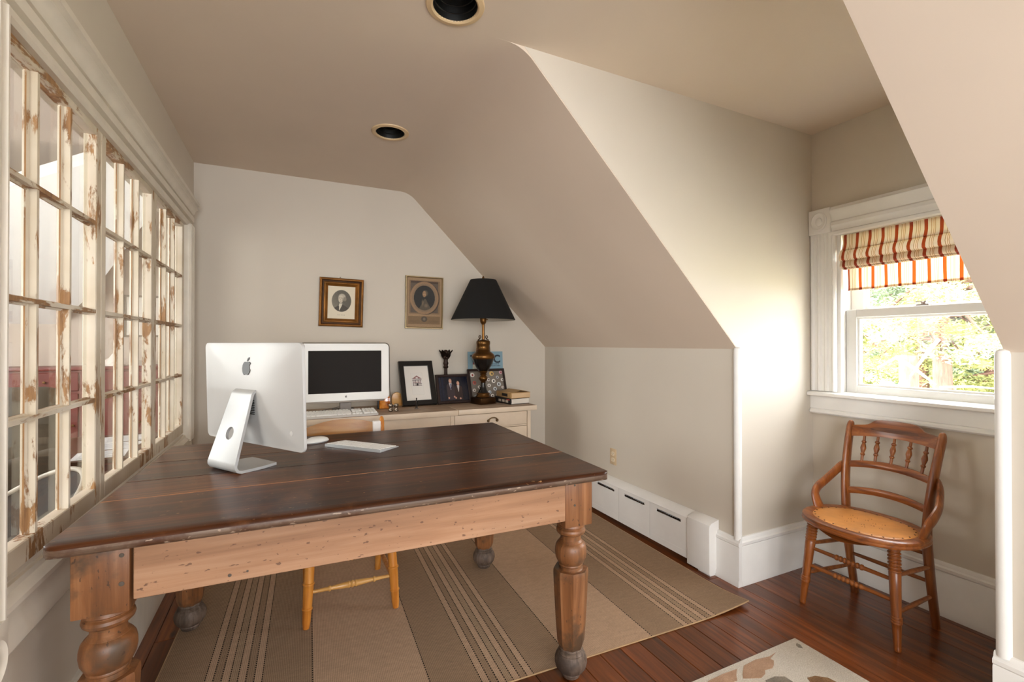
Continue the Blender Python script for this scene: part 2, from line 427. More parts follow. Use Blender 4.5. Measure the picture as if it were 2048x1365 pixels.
zz_ = ZC+0.0002; loop = [b.bm.verts.new(p) for p in ((XL-0.1, YF, zz_), (XE+0.1, YF, zz_), (XE+0.1, YB, zz_), (XL-0.1, YB, zz_))]
es = [b.bm.edges.new((loop[i], loop[(i+1) % 4])) for i in range(4)]
for lx, ly in LIGHTS:
    q = [b.bm.verts.new((lx+0.088*math.cos(2*PI*i/40), ly+0.088*math.sin(2*PI*i/40), zz_)) for i in range(40)]
    es += [b.bm.edges.new((q[i], q[(i+1) % 40])) for i in range(40)]
bmesh.ops.triangle_fill(b.bm, edges=es, use_beauty=True)
b.box(XL-0.1, XE+0.1, YF, YB, ZC+0.15, ZC+0.2); struct('ceiling', b, PAINT_BOUNCE, smooth=0)
# window wall of the dormer with its opening
WY0, WY1, WZ0, WZ1 = 0.77, 1.48, 0.925, 1.80
b = MB()
b.box(XE, XE+0.14, WY1, YC+0.02, 0, ZC); b.box(XE, XE+0.14, YN-0.02, WY0, 0, ZC)
b.box(XE, XE+0.14, WY0, WY1, 0, WZ0); b.box(XE, XE+0.14, WY0, WY1, WZ1, ZC)
struct('wall_window', b, PAINT, smooth=0)
b = MB(); b.box(XL-0.1, XE+0.1, YF-T, YF, 0, ZC); struct('wall_front', b, PAINT, smooth=0)

# ------------------------------------------------------------------ baseboards and corner beads
def base_profile(h=0.235, t=0.021):
    return [(0, 0), (t+0.004, 0), (t+0.004, 0.028), (t, 0.036), (t, h-0.045), (t-0.003, h-0.040), (t+0.002, h-0.034), (t+0.002, h-0.022), (t-0.006, h-0.016), (t-0.008, h-0.006), (t-0.012, h), (0, h)]
def board(name, axis, a, bb, wall, sgn, mat=TRIM):
    pts = [(wall+sgn*p[0], p[1]) for p in base_profile()]
    b = MB(); b.prism(pts, axis, a, bb); return struct(name, b, mat)
board('baseboard_right', 1, YC-0.0245, 1.72, XK, -1)
board('baseboard_dormer', 0, XK+0.0005, XE, YC, -1)
board('baseboard_window', 1, YN, YC-0.001, XE, -1)
board('baseboard_right_near', 1, YF, YN+0.0245, XK, -1)
board('baseboard_dormer_near', 0, XK+0.0005, XE, YN, 1)
board('baseboard_back', 0, XL, XK, YB, -1)
board('baseboard_left', 1, YF, YB, XL, 1, TRIM_CREAM)
def bead(name, x, y):
    b = MB(); b.lathe([(0.0185, 0.226), (0.0185, ZK-0.008), (0.016, ZK+0.004), (0.008, ZK+0.010), (0, ZK+0.011)], (x, y, 0), 20)
    struct(name, b, TRIM)
bead('trim_1', XK-0.001, YC-0.003); bead('trim_2', XK-0.003, YN+0.003)

# ------------------------------------------------------------------ interior glazing: three old sashes
SZ0, SZ1 = 0.735, 1.872; IW = 0.566; ST = 0.042
PUTTY = paint_peel('flaking_putty', 0.53, 2)
def putty(o):
    for p in o.data.polygons:
        if abs(p.normal.x) < 0.2 and -0.0235 < p.center.x < -0.017: p.material_index = 1
def old_sash():
    r = struct_root('window_2', (XL, 1.352, 0))
    pit = (SZ1-SZ0)/4; d0, d1 = -0.034, 0.0
    for nm, y0, y1, z0, z1, m in (('stile', -ST, 0.0, SZ0-0.055, SZ1+0.048, PEEL), ('stile', IW, IW+ST-0.001, SZ0-0.055, SZ1+0.048, PEEL),
                                  ('rail', 0.0, IW, SZ1, SZ1+0.048, PEEL_H), ('rail', 0.0, IW, SZ0-0.055, SZ0, PEEL)):
        b = MB(); b.box(d0, d1, y0, y1, z0, z1, 0.0025, 1); obj(nm, b, m, r)
    # muntins: moulded bars, thin at the front
    w, g = 0.006, 0.011
    prof = [(-0.004, d0+0.004), (0.004, d0+0.004), (g, -0.023), (g, -0.0195), (w, -0.016), (w, -0.001), (-w, -0.001), (-w, -0.016), (-g, -0.0195), (-g, -0.023)]
    for k in (1, 2):
        yc = IW*k/3
        b = MB(); b.prism([(p[1], yc+p[0]) for p in prof], 2, SZ0, SZ1); putty(obj('muntin', b, [PEEL, PUTTY], r))
    for k in (1, 2, 3):
        zc = SZ0+pit*k
        b = MB(); b.prism([(p[1]+0.0006, zc+p[0]) for p in prof], 1, 0.0, IW); putty(obj('muntin', b, [PEEL_H, PUTTY], r))
    for i in range(3):
        for k in range(4):
            b = MB(); b.box(-0.0225, -0.0205, IW*i/3+0.007, IW*(i+1)/3-0.007, SZ0+pit*k+0.007, SZ0+pit*(k+1)-0.007)
            obj('pane', b, GLASS_OLD, r, smooth=0)
    return r
s2 = old_sash(); 
s3 = dup(s2, (XL, 2.002, 0)); s3.name = 'window_3'
s4 = dup(s2, (XL, 2.648, 0)); s4.name = 'window_4'
# casings round the glazing
def fluted(w, t):
    p = [(0, 0), (0, t*0.7), (0.008, t)]
    n = 3; seg = (w-0.02)/n
    for i in range(n):
        a = 0.010+i*seg
        p += [(a+0.004, t), (a+seg*0.30, t-0.012), (a+seg*0.70, t-0.012), (a+seg-0.004, t)]
    p += [(w-0.008, t), (w, t*0.7), (w, 0)]
    return p
for nm, y0, y1 in (('trim_3', 3.256, 3.368), ('trim_4', 1.213, 1.328)):
    b = MB(); b.prism([(XL+q, y0+p) for p, q in fluted(y1-y0, 0.036)], 2, 0.63, 1.905); struct(nm, b, TRIM_CREAM)
# head moulding: flat frieze, bead and crown
hp = [(0, 1.895), (0.016, 1.895), (0.024, 1.903), (0.024, 1.920), (0.018, 1.925), (0.009, 1.927), (0.009, 1.934), (0.028, 1.938), (0.030, 1.944), (0.030, 1.966), (0.026, 1.971), (0.014, 1.973), (0.014, 1.981), (0.026, 1.984), (0.032, 1.992), (0.034, 2.002), (0.042, 2.012), (0.050, 2.016), (0.040, 2.020), (0.042, 2.030), (0.050, 2.035), (0.056, 2.037), (0.056, 2.056), (0, 2.058)]
b = MB(); b.prism([(XL+p[0], p[1]) for p in hp], 1, 1.205, 3.385); struct('trim_5', b, TRIM_CREAM)
bp = [(0, 0.668), (0.010, 0.668), (0.012, 0.655), (0.022, 0.648), (0.030, 0.640), (0.030, 0.628), (0.022, 0.620), (0.020, 0.600), (0.026, 0.580), (0.032, 0.560), (0.032, 0.545), (0.024, 0.538), (0.020, 0.528), (0, 0.526)]
b = MB(); b.prism([(XL+p[0], p[1]) for p in bp], 1, 1.327, 3.385); struct('trim_6', b, TRIM_CREAM)
def rosette_block(name, M, w, h, t, mat):
    b = MB(); b.box(-w/2, w/2, -h/2, h/2, 0, t, 0.004, 2, M=M)
    r = min(w, h)*0.40
    b.lathe([(r, t), (r, t+0.004), (r*0.86, t+0.007), (r*0.74, t+0.003), (r*0.66, t+0.001), (r*0.44, t+0.001), (r*0.38, t+0.005), (r*0.25, t+0.008), (0, t+0.009)], seg=32, M=M)
    return struct(name, b, mat)
Rx = Matrix(((0, 0, 1, 0), (1, 0, 0, 0), (0, 1, 0, 0), (0, 0, 0, 1)))  # local z -> +x, x -> y, y -> z
rosette_block('trim_7', Matrix.Translation((XL, 1.262, 0.563)) @ Rx, 0.135, 0.135, 0.036, TRIM_CREAM)

# ------------------------------------------------------------------ dormer window
w1 = struct_root('window_1', (XE, 1.125, WZ0))
def W1(name, b, m, parent=None, smooth=35): return obj(name, b, m, parent or w1, world=True, smooth=smooth)
for y0, y1 in ((1.472, YC-0.002), (YN+0.002, 0.778)):
    b = MB(); b.prism([(XE-q*0.72, y0+p) for p, q in fluted(y1-y0, 0.036)], 2, 0.945, 1.795); W1('casing', b, TRIM)
hp2 = [(0, 1.772), (0.018, 1.772), (0.026, 1.778), (0.026, 1.792), (0.018, 1.798), (0.020, 1.812), (0.030, 1.826), (0.030, 1.842), (0.022, 1.850), (0.024, 1.872), (0.036, 1.892), (0.038, 1.906), (0.030, 1.914), (0.026, 1.925), (0, 1.927)]
b = MB(); b.prism([(XE-p[0], p[1]) for p in hp2], 1, 0.775, 1.490); W1('head_casing', b, TRIM)
RxM = Matrix(((0, 0, -1, 0), (1, 0, 0, 0), (0, 1, 0, 0), (0, 0, 0, 1)))
for yc_ in (1.547, 0.711):
    b = MB(); M = Matrix.Translation((XE, yc_, 1.860)) @ RxM
    b.box(-0.056, 0.056, -0.067, 0.067, 0, 0.034, 0.003, 2, M=M)
    b.lathe([(0.046, 0.034), (0.046, 0.038), (0.040, 0.042), (0.033, 0.037), (0.028, 0.035), (0.020, 0.035), (0.017, 0.040), (0.010, 0.043), (0, 0.044)], seg=32, M=M, sx=0.9, sy=1.1)
    W1('corner_block', b, TRIM)
b = MB(); b.prism([(XE+0.075, 0.924), (XE+0.075, 0.948), (XE-0.045, 0.940), (XE-0.052, 0.935), (XE-0.052, 0.922), (XE-0.046, 0.917), (XE, 0.917)], 1, YN+0.001, YC-0.0015); W1('sill', b, TRIM)
b = MB(); b.prism([(XE, 0.917), (XE-0.024, 0.917), (XE-0.024, 0.850), (XE-0.020, 0.846), (XE-0.030, 0.838), (XE-0.030, 0.828), (XE-0.022, 0.820), (XE, 0.818)], 1, YN+0.001, YC-0.002); W1('apron', b, TRIM)
# jamb lining
for y0, y1 in ((1.455, 1.482), (0.768, 0.795)):
    b = MB(); b.box(XE-0.002, XE+0.14, y0, y1, 0.935, 1.80, 0.002, 1); W1('jamb', b, TRIM)
b = MB(); b.box(XE-0.002, XE+0.14, 0.77, 1.48, 1.775, 1.80, 0.002, 1); W1('jamb', b, TRIM)
b = MB(); b.box(XE+0.06, XE+0.20, 0.77, 1.48, 0.915, 0.936, 0.002, 1); W1('jamb', b, TRIM)
SA, SB = 0.797, 1.453
def sash(name, x0, x1, z0, z1, st, top, bot, stop=True):
    b = MB()
    b.box(x0, x1, SA, SA+st, z0, z1, 0.002, 1); b.box(x0, x1, SB-st, SB, z0, z1, 0.002, 1)
    b.box(x0, x1, SA+st, SB-st, z1-top, z1, 0.002, 1); b.box(x0, x1, SA+st, SB-st, z0, z0+bot, 0.002, 1)
    g = 0.010
    b.box(x0+0.010, x1-0.004, SA+st, SA+st+g, z0+bot, z1-top); b.box(x0+0.010, x1-0.004, SB-st-g, SB-st, z0+bot, z1-top)
    b.box(x0+0.010, x1-0.004, SA+st+g, SB-st-g, z1-top-g, z1-top); b.box(x0+0.010, x1-0.004, SA+st+g, SB-st-g, z0+bot, z0+bot+g)
    o = W1(name, b, TRIM)
    p = MB(); xm = (x0+x1)/2+0.004; p.box(xm, xm+0.004, SA+st+0.002, SB-st-0.002, z0+bot+0.002, z1-top-0.002)
    W1('pane', p, GLASS, o, 0)
    return o
ls = sash('lower_sash', XE+0.040, XE+0.078, 0.938, 1.378, 0.050, 0.042, 0.044)
us = sash('upper_sash', XE+0.085, XE+0.120, 1.340, 1.775, 0.062, 0.040, 0.040)
b = MB(); b.box(XE+0.050, XE+0.078, 1.105, 1.155, 1.378, 1.386, 0.002); b.lathe([(0.011, 0), (0.011, 0.010), (0.006, 0.013), (0, 0.013)], (XE+0.064, 1.130, 1.386), 14); b.box(XE+0.058, XE+0.070, 1.118, 1.160, 1.396, 1.401, 0.001)
W1('sash_lock', b, plain('sash_lock_metal', c('#8c8078'), 0.35, 0.6), ls)

# ------------------------------------------------------------------ striped roman blind
def blind_material(name, lets):
    t = NT(name); tc = t.new('ShaderNodeTexCoord'); sp = t.new('ShaderNodeSeparateXYZ'); t.link(tc.outputs['Object'], sp.inputs[0])
    per = 0.057
    ph = t.math('FRACT', t.math('ADD', t.math('MULTIPLY', sp.outputs[1], -1/per), 0.59))
    red, crm, gold, pal = c('#8a2c10'), c('#d3c0a4'), c('#97703f'), c('#e0c8aa')
    col = t.ramp(ph, [(0, red), (0.235, crm), (0.46, gold), (0.50, crm), (0.54, pal), (0.60, gold), (0.635, pal), (0.70, gold), (0.74, crm), (1.0, crm)], 'CONSTANT')
    n = t.noise(t.coords((900, 900, 900), rnd=False), 1, 1)
    col = t.mix(0.25, col, t.ramp(n, [(0.2, (0.6, 0.6, 0.6, 1)), (0.8, (1, 1, 1, 1))]), 'MULTIPLY')
    t.base(col); t.set(Roughness=0.85)
    thru = t.ramp(ph, [(0, c('#c4581a')), (0.235, c('#ffeed2')), (0.46, c('#e5b573')), (0.50, c('#ffeed2')), (0.60, c('#e5b573')), (0.635, c('#ffe4c0')), (0.70, c('#e5b573')), (0.74, c('#ffeed2')), (1.0, c('#ffeed2'))], 'CONSTANT')
    tl = t.new('ShaderNodeBsdfTranslucent'); t.link(thru, tl.inputs[0])
    mx = t.new('ShaderNodeMixShader'); mx.inputs[0].default_value = lets
    t.link(t.b.outputs[0], mx.inputs[1]); t.link(tl.outputs[0], mx.inputs[2]); t.link(mx.outputs[0], t.n['Material Output'].inputs[0])
    return t.m
BL = blind_material('striped_blind_cloth_gathered', 0.06); BL1 = blind_material('striped_blind_cloth_single', 0.17)
bl = thing('roman_blind', 'red and cream striped roman blind gathered in folds over the dormer window', 'blind', (XE+0.02, 1.125, 1.772))
def cloth(path, y0, y1, th=0.0016):
    b = MB()
    def fn(u, v):
        k = v*(len(path)-1); i = min(int(k), len(path)-2); f = k-i
        wob = 0.0016*math.sin(u*23+v*9)
        return (XE+path[i][0]+(path[i+1][0]-path[i][0])*f+wob, y0+(y1-y0)*u, path[i][1]+(path[i+1][1]-path[i][1])*f)
    b.grid(fn, 24, (len(path)-1)*2); return b
y0, y1 = 0.800, 1.450
b = cloth([(0.008, 1.770), (0.008, 1.75), (0.006, 1.725), (0.000, 1.700), (-0.004, 1.690), (0.010, 1.684)], y0, y1); obj('valance', b, BL, bl, world=True, smooth=60)
b = cloth([(0.014, 1.694), (0.000, 1.690), (-0.012, 1.676), (-0.020, 1.655), (-0.018, 1.640), (-0.006, 1.632), (0.012, 1.634)], y0-0.004, y1+0.006); obj('fold', b, BL, bl, world=True, smooth=60)
b = cloth([(0.014, 1.640), (0.002, 1.637), (-0.008, 1.628), (-0.013, 1.612), (-0.010, 1.602), (0.0, 1.597), (0.014, 1.600)], y0-0.003, y1+0.005); obj('fold', b, BL, bl, world=True, smooth=60)
b = cloth([(0.016, 1.604), (0.006, 1.600), (0.004, 1.592), (0.016, 1.588)], y0, y1); obj('fold', b, BL, bl, world=True, smooth=60)
b = cloth([(0.030, 1.640), (0.030, 1.60), (0.031, 1.55), (0.032, 1.50), (0.032, 1.486), (0.032, 1.478), (0.034, 1.478), (0.034, 1.490)], y0+0.008, y1-0.012); obj('hem_panel', b, BL1, bl, world=True, smooth=60)
b = MB(); b.box(XE+0.016, XE+0.034, y0, y1, 1.752, 1.7745, 0.002); obj('head_rail', b, TRIM, bl, world=True)

# ------------------------------------------------------------------ ceiling downlights
def downlight(loc, label):
    r = thing('ceiling_downlight', label, 'ceiling light', loc, 0, 'recessed ceiling lights')
    b = MB(); b.lathe([(0.076, -0.0005), (0.077, -0.005), (0.082, -0.008), (0.098, -0.005), (0.1005, -0.0005), (0.1005, 0.0), (0.084, 0.001), (0.076, -0.0005)], seg=48, cap=False); obj('trim_ring', b, TRIM_RING, r)
    b = MB(); b.lathe([(0.078, -0.002), (0.0765, -0.0025), (0.072, 0.03), (0.064, 0.075), (0.052, 0.10), (0.046, 0.128), (0.0, 0.130)], seg=40, cap=False)
    for k in range(3):
        z = 0.02+0.024*k; rr = 0.0735-0.0045*k*(1+k*0.25); b.lathe([(rr, z), (rr-0.003, z+0.002), (rr-0.001, z+0.005)], seg=40, cap=False)
    obj('baffle', b, BLACKHOLE, r, smooth=50)
    b = MB(); b.lathe([(0, 0.062), (0.022, 0.064), (0.036, 0.074), (0.040, 0.086), (0.034, 0.10), (0.02, 0.115), (0.02, 0.125), (0, 0.126)], seg=24); obj('bulb', b, plain('unlit_reflector_bulb', c('#55514a'), 0.2, 0.2), r)
    return r
downlight((*LIGHTS[0], ZC), 'black recessed ceiling light cut by the top edge of the photo')
downlight((*LIGHTS[1], ZC), 'small black recessed ceiling light, wholly in view above the portraits')

# ------------------------------------------------------------------ baseboard heater
hx = XK
ht = thing('baseboard_heater', 'white baseboard heater with three slots along the right wall', 'heater', (XK-0.035, 2.6, 0))
def heater_panel(y0, y1):
    b = MB(); zt, zb = 0.252, 0.036; xs0 = XK-0.065; s0, s1 = y0+0.045, y1-0.055; z0, z1 = 0.214, 0.231; th = 0.004
    for a0, a1, c0, c1 in ((y0, s0, zb, zt), (s1, y1, zb, zt), (s0, s1, zb, z0), (s0, s1, z1, zt)):
        b.box(xs0, xs0+th, a0, a1, c0, c1)
    b.box(xs0-0.002, xs0, s0-0.004, s1+0.004, z0-0.005, z0, 0.0009, 1); b.box(xs0-0.001, xs0, y0+0.002, y1-0.002, zb+0.030, zb+0.033)
    b.box(xs0, xs0+0.012, y0, y1, zb-0.004, zb, 0.001, 1)
    return b
edges = [1.869, 2.160, 2.452, 2.744, 3.036, 3.328, 3.50]
for a0, a1 in zip(edges, edges[1:]):
    obj('front_panel', heater_panel(a0+0.0012, a1-0.0012), TRIM, ht, world=True, smooth=0)
b = MB(); b.prism([(XK-0.0005, 0.02), (XK-0.006, 0.02), (XK-0.006, 0.262), (XK-0.050, 0.262), (XK-0.066, 0.252), (XK-0.0675, 0.254), (XK-0.052, 0.268), (XK-0.004, 0.281), (XK-0.0005, 0.281)], 1, 1.869, 3.50); obj('back_plate', b, TRIM, ht, world=True)
b = MB(); b.prism([(XK-0.0005, 0.012), (XK-0.070, 0.012), (XK-0.071, 0.250), (XK-0.068, 0.262), (XK-0.055, 0.272), (XK-0.004, 0.284), (XK-0.0005, 0.284)], 1, 1.716, 1.866, 0.002); obj('end_cap', b, TRIM, ht, world=True)
b = MB(); b.prism([(XK-0.020, 0.0), (XK-0.058, 0.0), (XK-0.058, 0.012), (XK-0.020, 0.012)], 1, 1.722, 1.80); obj('foot', b, TRIM, ht, world=True)
b = MB()
for k in range(95):
    y = 1.88+k*0.017; b.box(XK-0.056, XK-0.012, y, y+0.0012, 0.10, 0.20)
b.tube([(XK-0.034, 1.87, 0.15), (XK-0.034, 3.49, 0.15)], 0.011, 12)
obj('fin_pipe', b, plain('copper_fins', c('#6b4a35'), 0.4, 0.7), ht, world=True)

# ------------------------------------------------------------------ outlet
ol = thing('wall_outlet', 'ivory double wall outlet above the baseboard heater', 'outlet', (XK, 2.588, 0.366))
b = MB(); b.box(XK-0.005, XK-0.0002, 2.555, 2.622, 0.366, 0.476, 0.0025, 2); obj('cover_plate', b, IVORY, ol, world=True)
for zc_ in (0.400, 0.442):
    b = MB(); b.prism([(2.588+0.0165*math.copysign(min(1, abs(1.25*math.cos(a))), math.cos(a)), zc_+0.0145*math.sin(a)) for a in [2*PI*i/20 for i in range(20)]], 0, XK-0.0072, XK-0.004)
    o = obj('socket', b, plain('pale_ivory_socket', c('#e6d6bb'), 0.35), ol, world=True)
    b = MB(); b.box(XK-0.0078, XK-0.0068, 2.580, 2.5815, zc_-0.001, zc_+0.007); b.box(XK-0.0078, XK-0.0068, 2.5945, 2.596, zc_-0.001, zc_+0.006)
    b.lathe([(0, 0), (0.0022, 0), (0.0022, 0.001), (0, 0.001)], seg=10, M=Matrix.Translation((XK-0.0068, 2.588, zc_-0.007)) @ RxM); obj('slot', b, BLACK_EN, o, world=True)
b = MB(); b.lathe([(0, 0), (0.003, 0), (0.0026, 0.0012), (0, 0.0016)], seg=12, M=Matrix.Translation((XK-0.005, 2.588, 0.421)) @ RxM); obj('screw', b, IVORY, ol, world=True)

# ------------------------------------------------------------------ striped rug
def rug_material():
    t = NT('striped_flatweave'); a = t.new('ShaderNodeAttribute'); a.attribute_name = 'ink'
    tc = t.new('ShaderNodeTexCoord'); sp = t.new('ShaderNodeSeparateXYZ'); t.link(tc.outputs['Object'], sp.inputs[0])
    # ribbed weave: threads along the length, picks across, flecked
    wx = t.math('SINE', t.math('MULTIPLY', sp.outputs[0], 2*PI/0.0062)); wy = t.math('SINE', t.math('MULTIPLY', sp.outputs[1], 2*PI/0.0085))
    n = t.noise(t.coords((70, 260, 1), rnd=False), 1.0, 4, 0.7); n2 = t.noise(t.coords((16, 60, 1), rnd=False), 1.0, 3)
    rib = t.math('MULTIPLY_ADD', wx, 0.17, 1.0); pick = t.math('MULTIPLY_ADD', t.math('MULTIPLY', wx, wy), 0.10, 1.0)
    m = t.math('MULTIPLY', rib, pick); m = t.math('MULTIPLY', m, t.math('MULTIPLY_ADD', n, 0.75, 0.62)); m = t.math('MULTIPLY', m, t.math('MULTIPLY_ADD', n2, 0.35, 0.82))
    sc = t.new('ShaderNodeVectorMath'); sc.operation = 'SCALE'; t.link(a.outputs['Color'], sc.inputs[0]); t.link(m, sc.inputs[3])
    dash = t.math('GREATER_THAN', t.math('SINE', t.math('MULTIPLY', sp.outputs[1], 2*PI/0.0125)), -0.35)
    msk = t.math('MULTIPLY', t.math('SUBTRACT', 1.0, a.outputs['Alpha']), dash)
    t.base(t.mix(msk, sc.outputs[0], (0.012, 0.008, 0.005, 1))); t.set(Roughness=0.9, Specular_IOR_Level=0.2)
    t.bump(t.math('ADD', m, t.math('MULTIPLY', n, 0.6)), 0.35, 0.0015)
    return t.m
rug = thing('striped_rug', 'large brown and beige striped flatweave rug under the desk', 'rug', (1.888, 1.452, 0), math.radians(-1.75))
RW, RL = 2.335, 1.53
lt, br, md = c('#b1947a'), c('#937a62'), c('#9d856c')
bands = []; lines = []
def group(x0):
    for k, col in enumerate((lt, br, lt, md, lt, br, lt)): bands.append((x0+0.0265*k, x0+0.0265*(k+1), col))
    lines.extend([x0+0.0265*k for k in range(8)])
g3, g2, g1 = 0.158, 1.056, 1.948
for g in (g3, g2, g1): group(g)
gw = 0.0265*7
bands += [(0, g3, br), (g1+gw, RW, br)]
for a_, b_ in ((g3+gw, g2), (g2+gw, g1)):
    m0, m1 = a_+0.165, b_-0.168
    bands += [(a_, m0, br), (m0, m1, lt), (m1, b_, br)]; lines += [m0, m1]
cols = []
bands.sort()
lw = 0.0042
for x0, x1, col in bands:
    a_ = x0+(lw/2 if any(abs(x0-l) < 1e-6 for l in lines) else 0); b_ = x1-(lw/2 if any(abs(x1-l) < 1e-6 for l in lines) else 0)
    n = max(1, int((b_-a_)/0.06))
    for i in range(n): cols.append((a_+(b_-a_)*i/n, a_+(b_-a_)*(i+1)/n, col, 1))
    if any(abs(x1-l) < 1e-6 for l in lines): cols.append((x1-lw/2, x1+lw/2, scale_col(lt, 0.8), 0))
cols.sort()
RUGZ = 0.005
def curl(x, y):
    # near right corner lifts a little
    d = math.hypot((x-RW)/0.35, y/0.25); k = max(0.0, 1-d)
    return RUGZ+0.022*k*k
xs_ = [cols[0][0]]+[q[1] for q in cols]; ys_ = [RL*(j/40)**1.5 for j in range(41)]
verts = [(x-RW, y, curl(x, y)) for x in xs_ for y in ys_]
nv = len(ys_); faces = []; ink = []
for i, q in enumerate(cols):
    for j in range(nv-1):
        faces.append((i*nv+j, (i+1)*nv+j, (i+1)*nv+j+1, i*nv+j+1)); ink.append(tuple(q[2][:3])+(q[3],))
me = bpy.data.meshes.new('weave'); me.from_pydata(verts, [], faces)
at = me.attributes.new('ink', 'FLOAT_COLOR', 'FACE'); at.data.foreach_set('color', np.array(ink, dtype=np.float32).ravel())
obj('weave', me, rug_material(), rug)
b = MB()
def edge_pts(f): return [f(k/60) for k in range(61)]
for f in (lambda u: (-RW+RW*u, 0, curl(RW*u, 0)-0.002), lambda u: (0, RL*u, curl(RW, RL*u)-0.002), lambda u: (-RW+RW*u, RL, 0.003), lambda u: (-RW, RL*u, 0.003)):
    b.tube(edge_pts(f), 0.0030, 8)
obj('binding', b, plain('rug_binding', c('#a98a66'), 0.85, var=0.15, bump=0.3, bscale=300), rug)

# ------------------------------------------------------------------ cream leaf rug
r2 = thing('cream_rug', 'cream pile rug with brown and grey leaf shapes, near bottom edge', 'rug', (1.838, 1.205, 0))
t = NT('cream_pile'); n1 = t.noise(t.coords((320, 320, 320), rnd=False), 1, 2); n2 = t.noise(t.coords((9, 9, 9), rnd=False), 1, 3)
t.base(t.mix(1.0, t.ramp(n1, [(0.25, c('#c2b7a6')), (0.7, c('#ece5d9'))]), t.ramp(n2, [(0.3, (0.92, 0.92, 0.92, 1)), (0.7, (1, 1, 1, 1))]), 'MULTIPLY')); t.set(Roughness=0.95, Specular_IOR_Level=0.1); t.bump(n1, 0.9, 0.004)
b = MB(); b.box(-1.15, 0, -1.7, 0, 0.0005, 0.013, 0.004, 2); obj('pile', b, t.m, r2)
def pile(name, ca, cb_):
    t = NT(name); n1 = t.noise(t.coords((300, 300, 300), rnd=False), 1, 2); n2 = t.noise(t.coords((14, 14, 14)), 1, 3)
    f = t.math('ADD', t.math('MULTIPLY', n1, 0.5), t.math('MULTIPLY', n2, 0.5))
    t.base(t.ramp(f, [(0.35, ca), (0.65, cb_)])); t.set(Roughness=0.95, Specular_IOR_Level=0.1); t.bump(n1, 0.9, 0.004); return t.m
P_BR, P_GR, P_PK = pile('brown_pile', c('#6e5138'), c('#9a7858')), pile('grey_pile', c('#6e675c'), c('#94897a')), pile('pink_brown_pile', c('#9a7a62'), c('#bd9c82'))
motifs = [(P_PK, [(1.681, 1.177), (1.640, 1.172), (1.573, 1.183), (1.505, 1.179), (1.462, 1.150), (1.448, 1.136), (1.507, 1.110), (1.540, 1.118), (1.557, 1.131), (1.590, 1.126), (1.611, 1.135), (1.632, 1.150), (1.628, 1.163)]),
          (P_PK, [(1.469, 1.178), (1.440, 1.158), (1.420, 1.138), (1.370, 1.140), (1.300, 1.165), (1.325, 1.180), (1.40, 1.182)]),
          (P_GR, [(1.510, 1.095), (1.557, 1.094), (1.588, 1.078), (1.590, 1.050), (1.560, 1.020), (1.500, 1.030), (1.480, 1.065)]),
          (P_BR, [(1.655, 1.040), (1.690, 1.034), (1.722, 1.008), (1.728, 0.975), (1.690, 0.940), (1.640, 0.955), (1.630, 1.000)]),
          (P_GR, [(1.808, 1.178), (1.812, 1.165), (1.800, 1.148), (1.790, 1.158), (1.795, 1.172)]),
          (P_BR, [(1.470, 1.100), (1.490, 1.085), (1.470, 1.060), (1.430, 1.075), (1.425, 1.105)])]
rm = random.Random(5)
for k in range(26):
    cx, cy, r_ = rm.uniform(0.80, 1.74), rm.uniform(-0.42, 0.92), rm.uniform(0.05, 0.09); ph = rm.uniform(0, 6.28)
    motifs.append((rm.choice((P_BR, P_GR, P_PK)), [(cx+r_*(1+0.25*math.sin(3*a+ph))*math.cos(a), cy+r_*0.7*(1+0.25*math.sin(2*a+ph))*math.sin(a)) for a in [2*PI*i/14 for i in range(14)]]))
for m, pts in motifs:
    b = MB(); b.prism([(p[0], p[1]) for p in pts], 2, 0.012, 0.0145); obj('leaf_motif', b, m, r2, world=True)

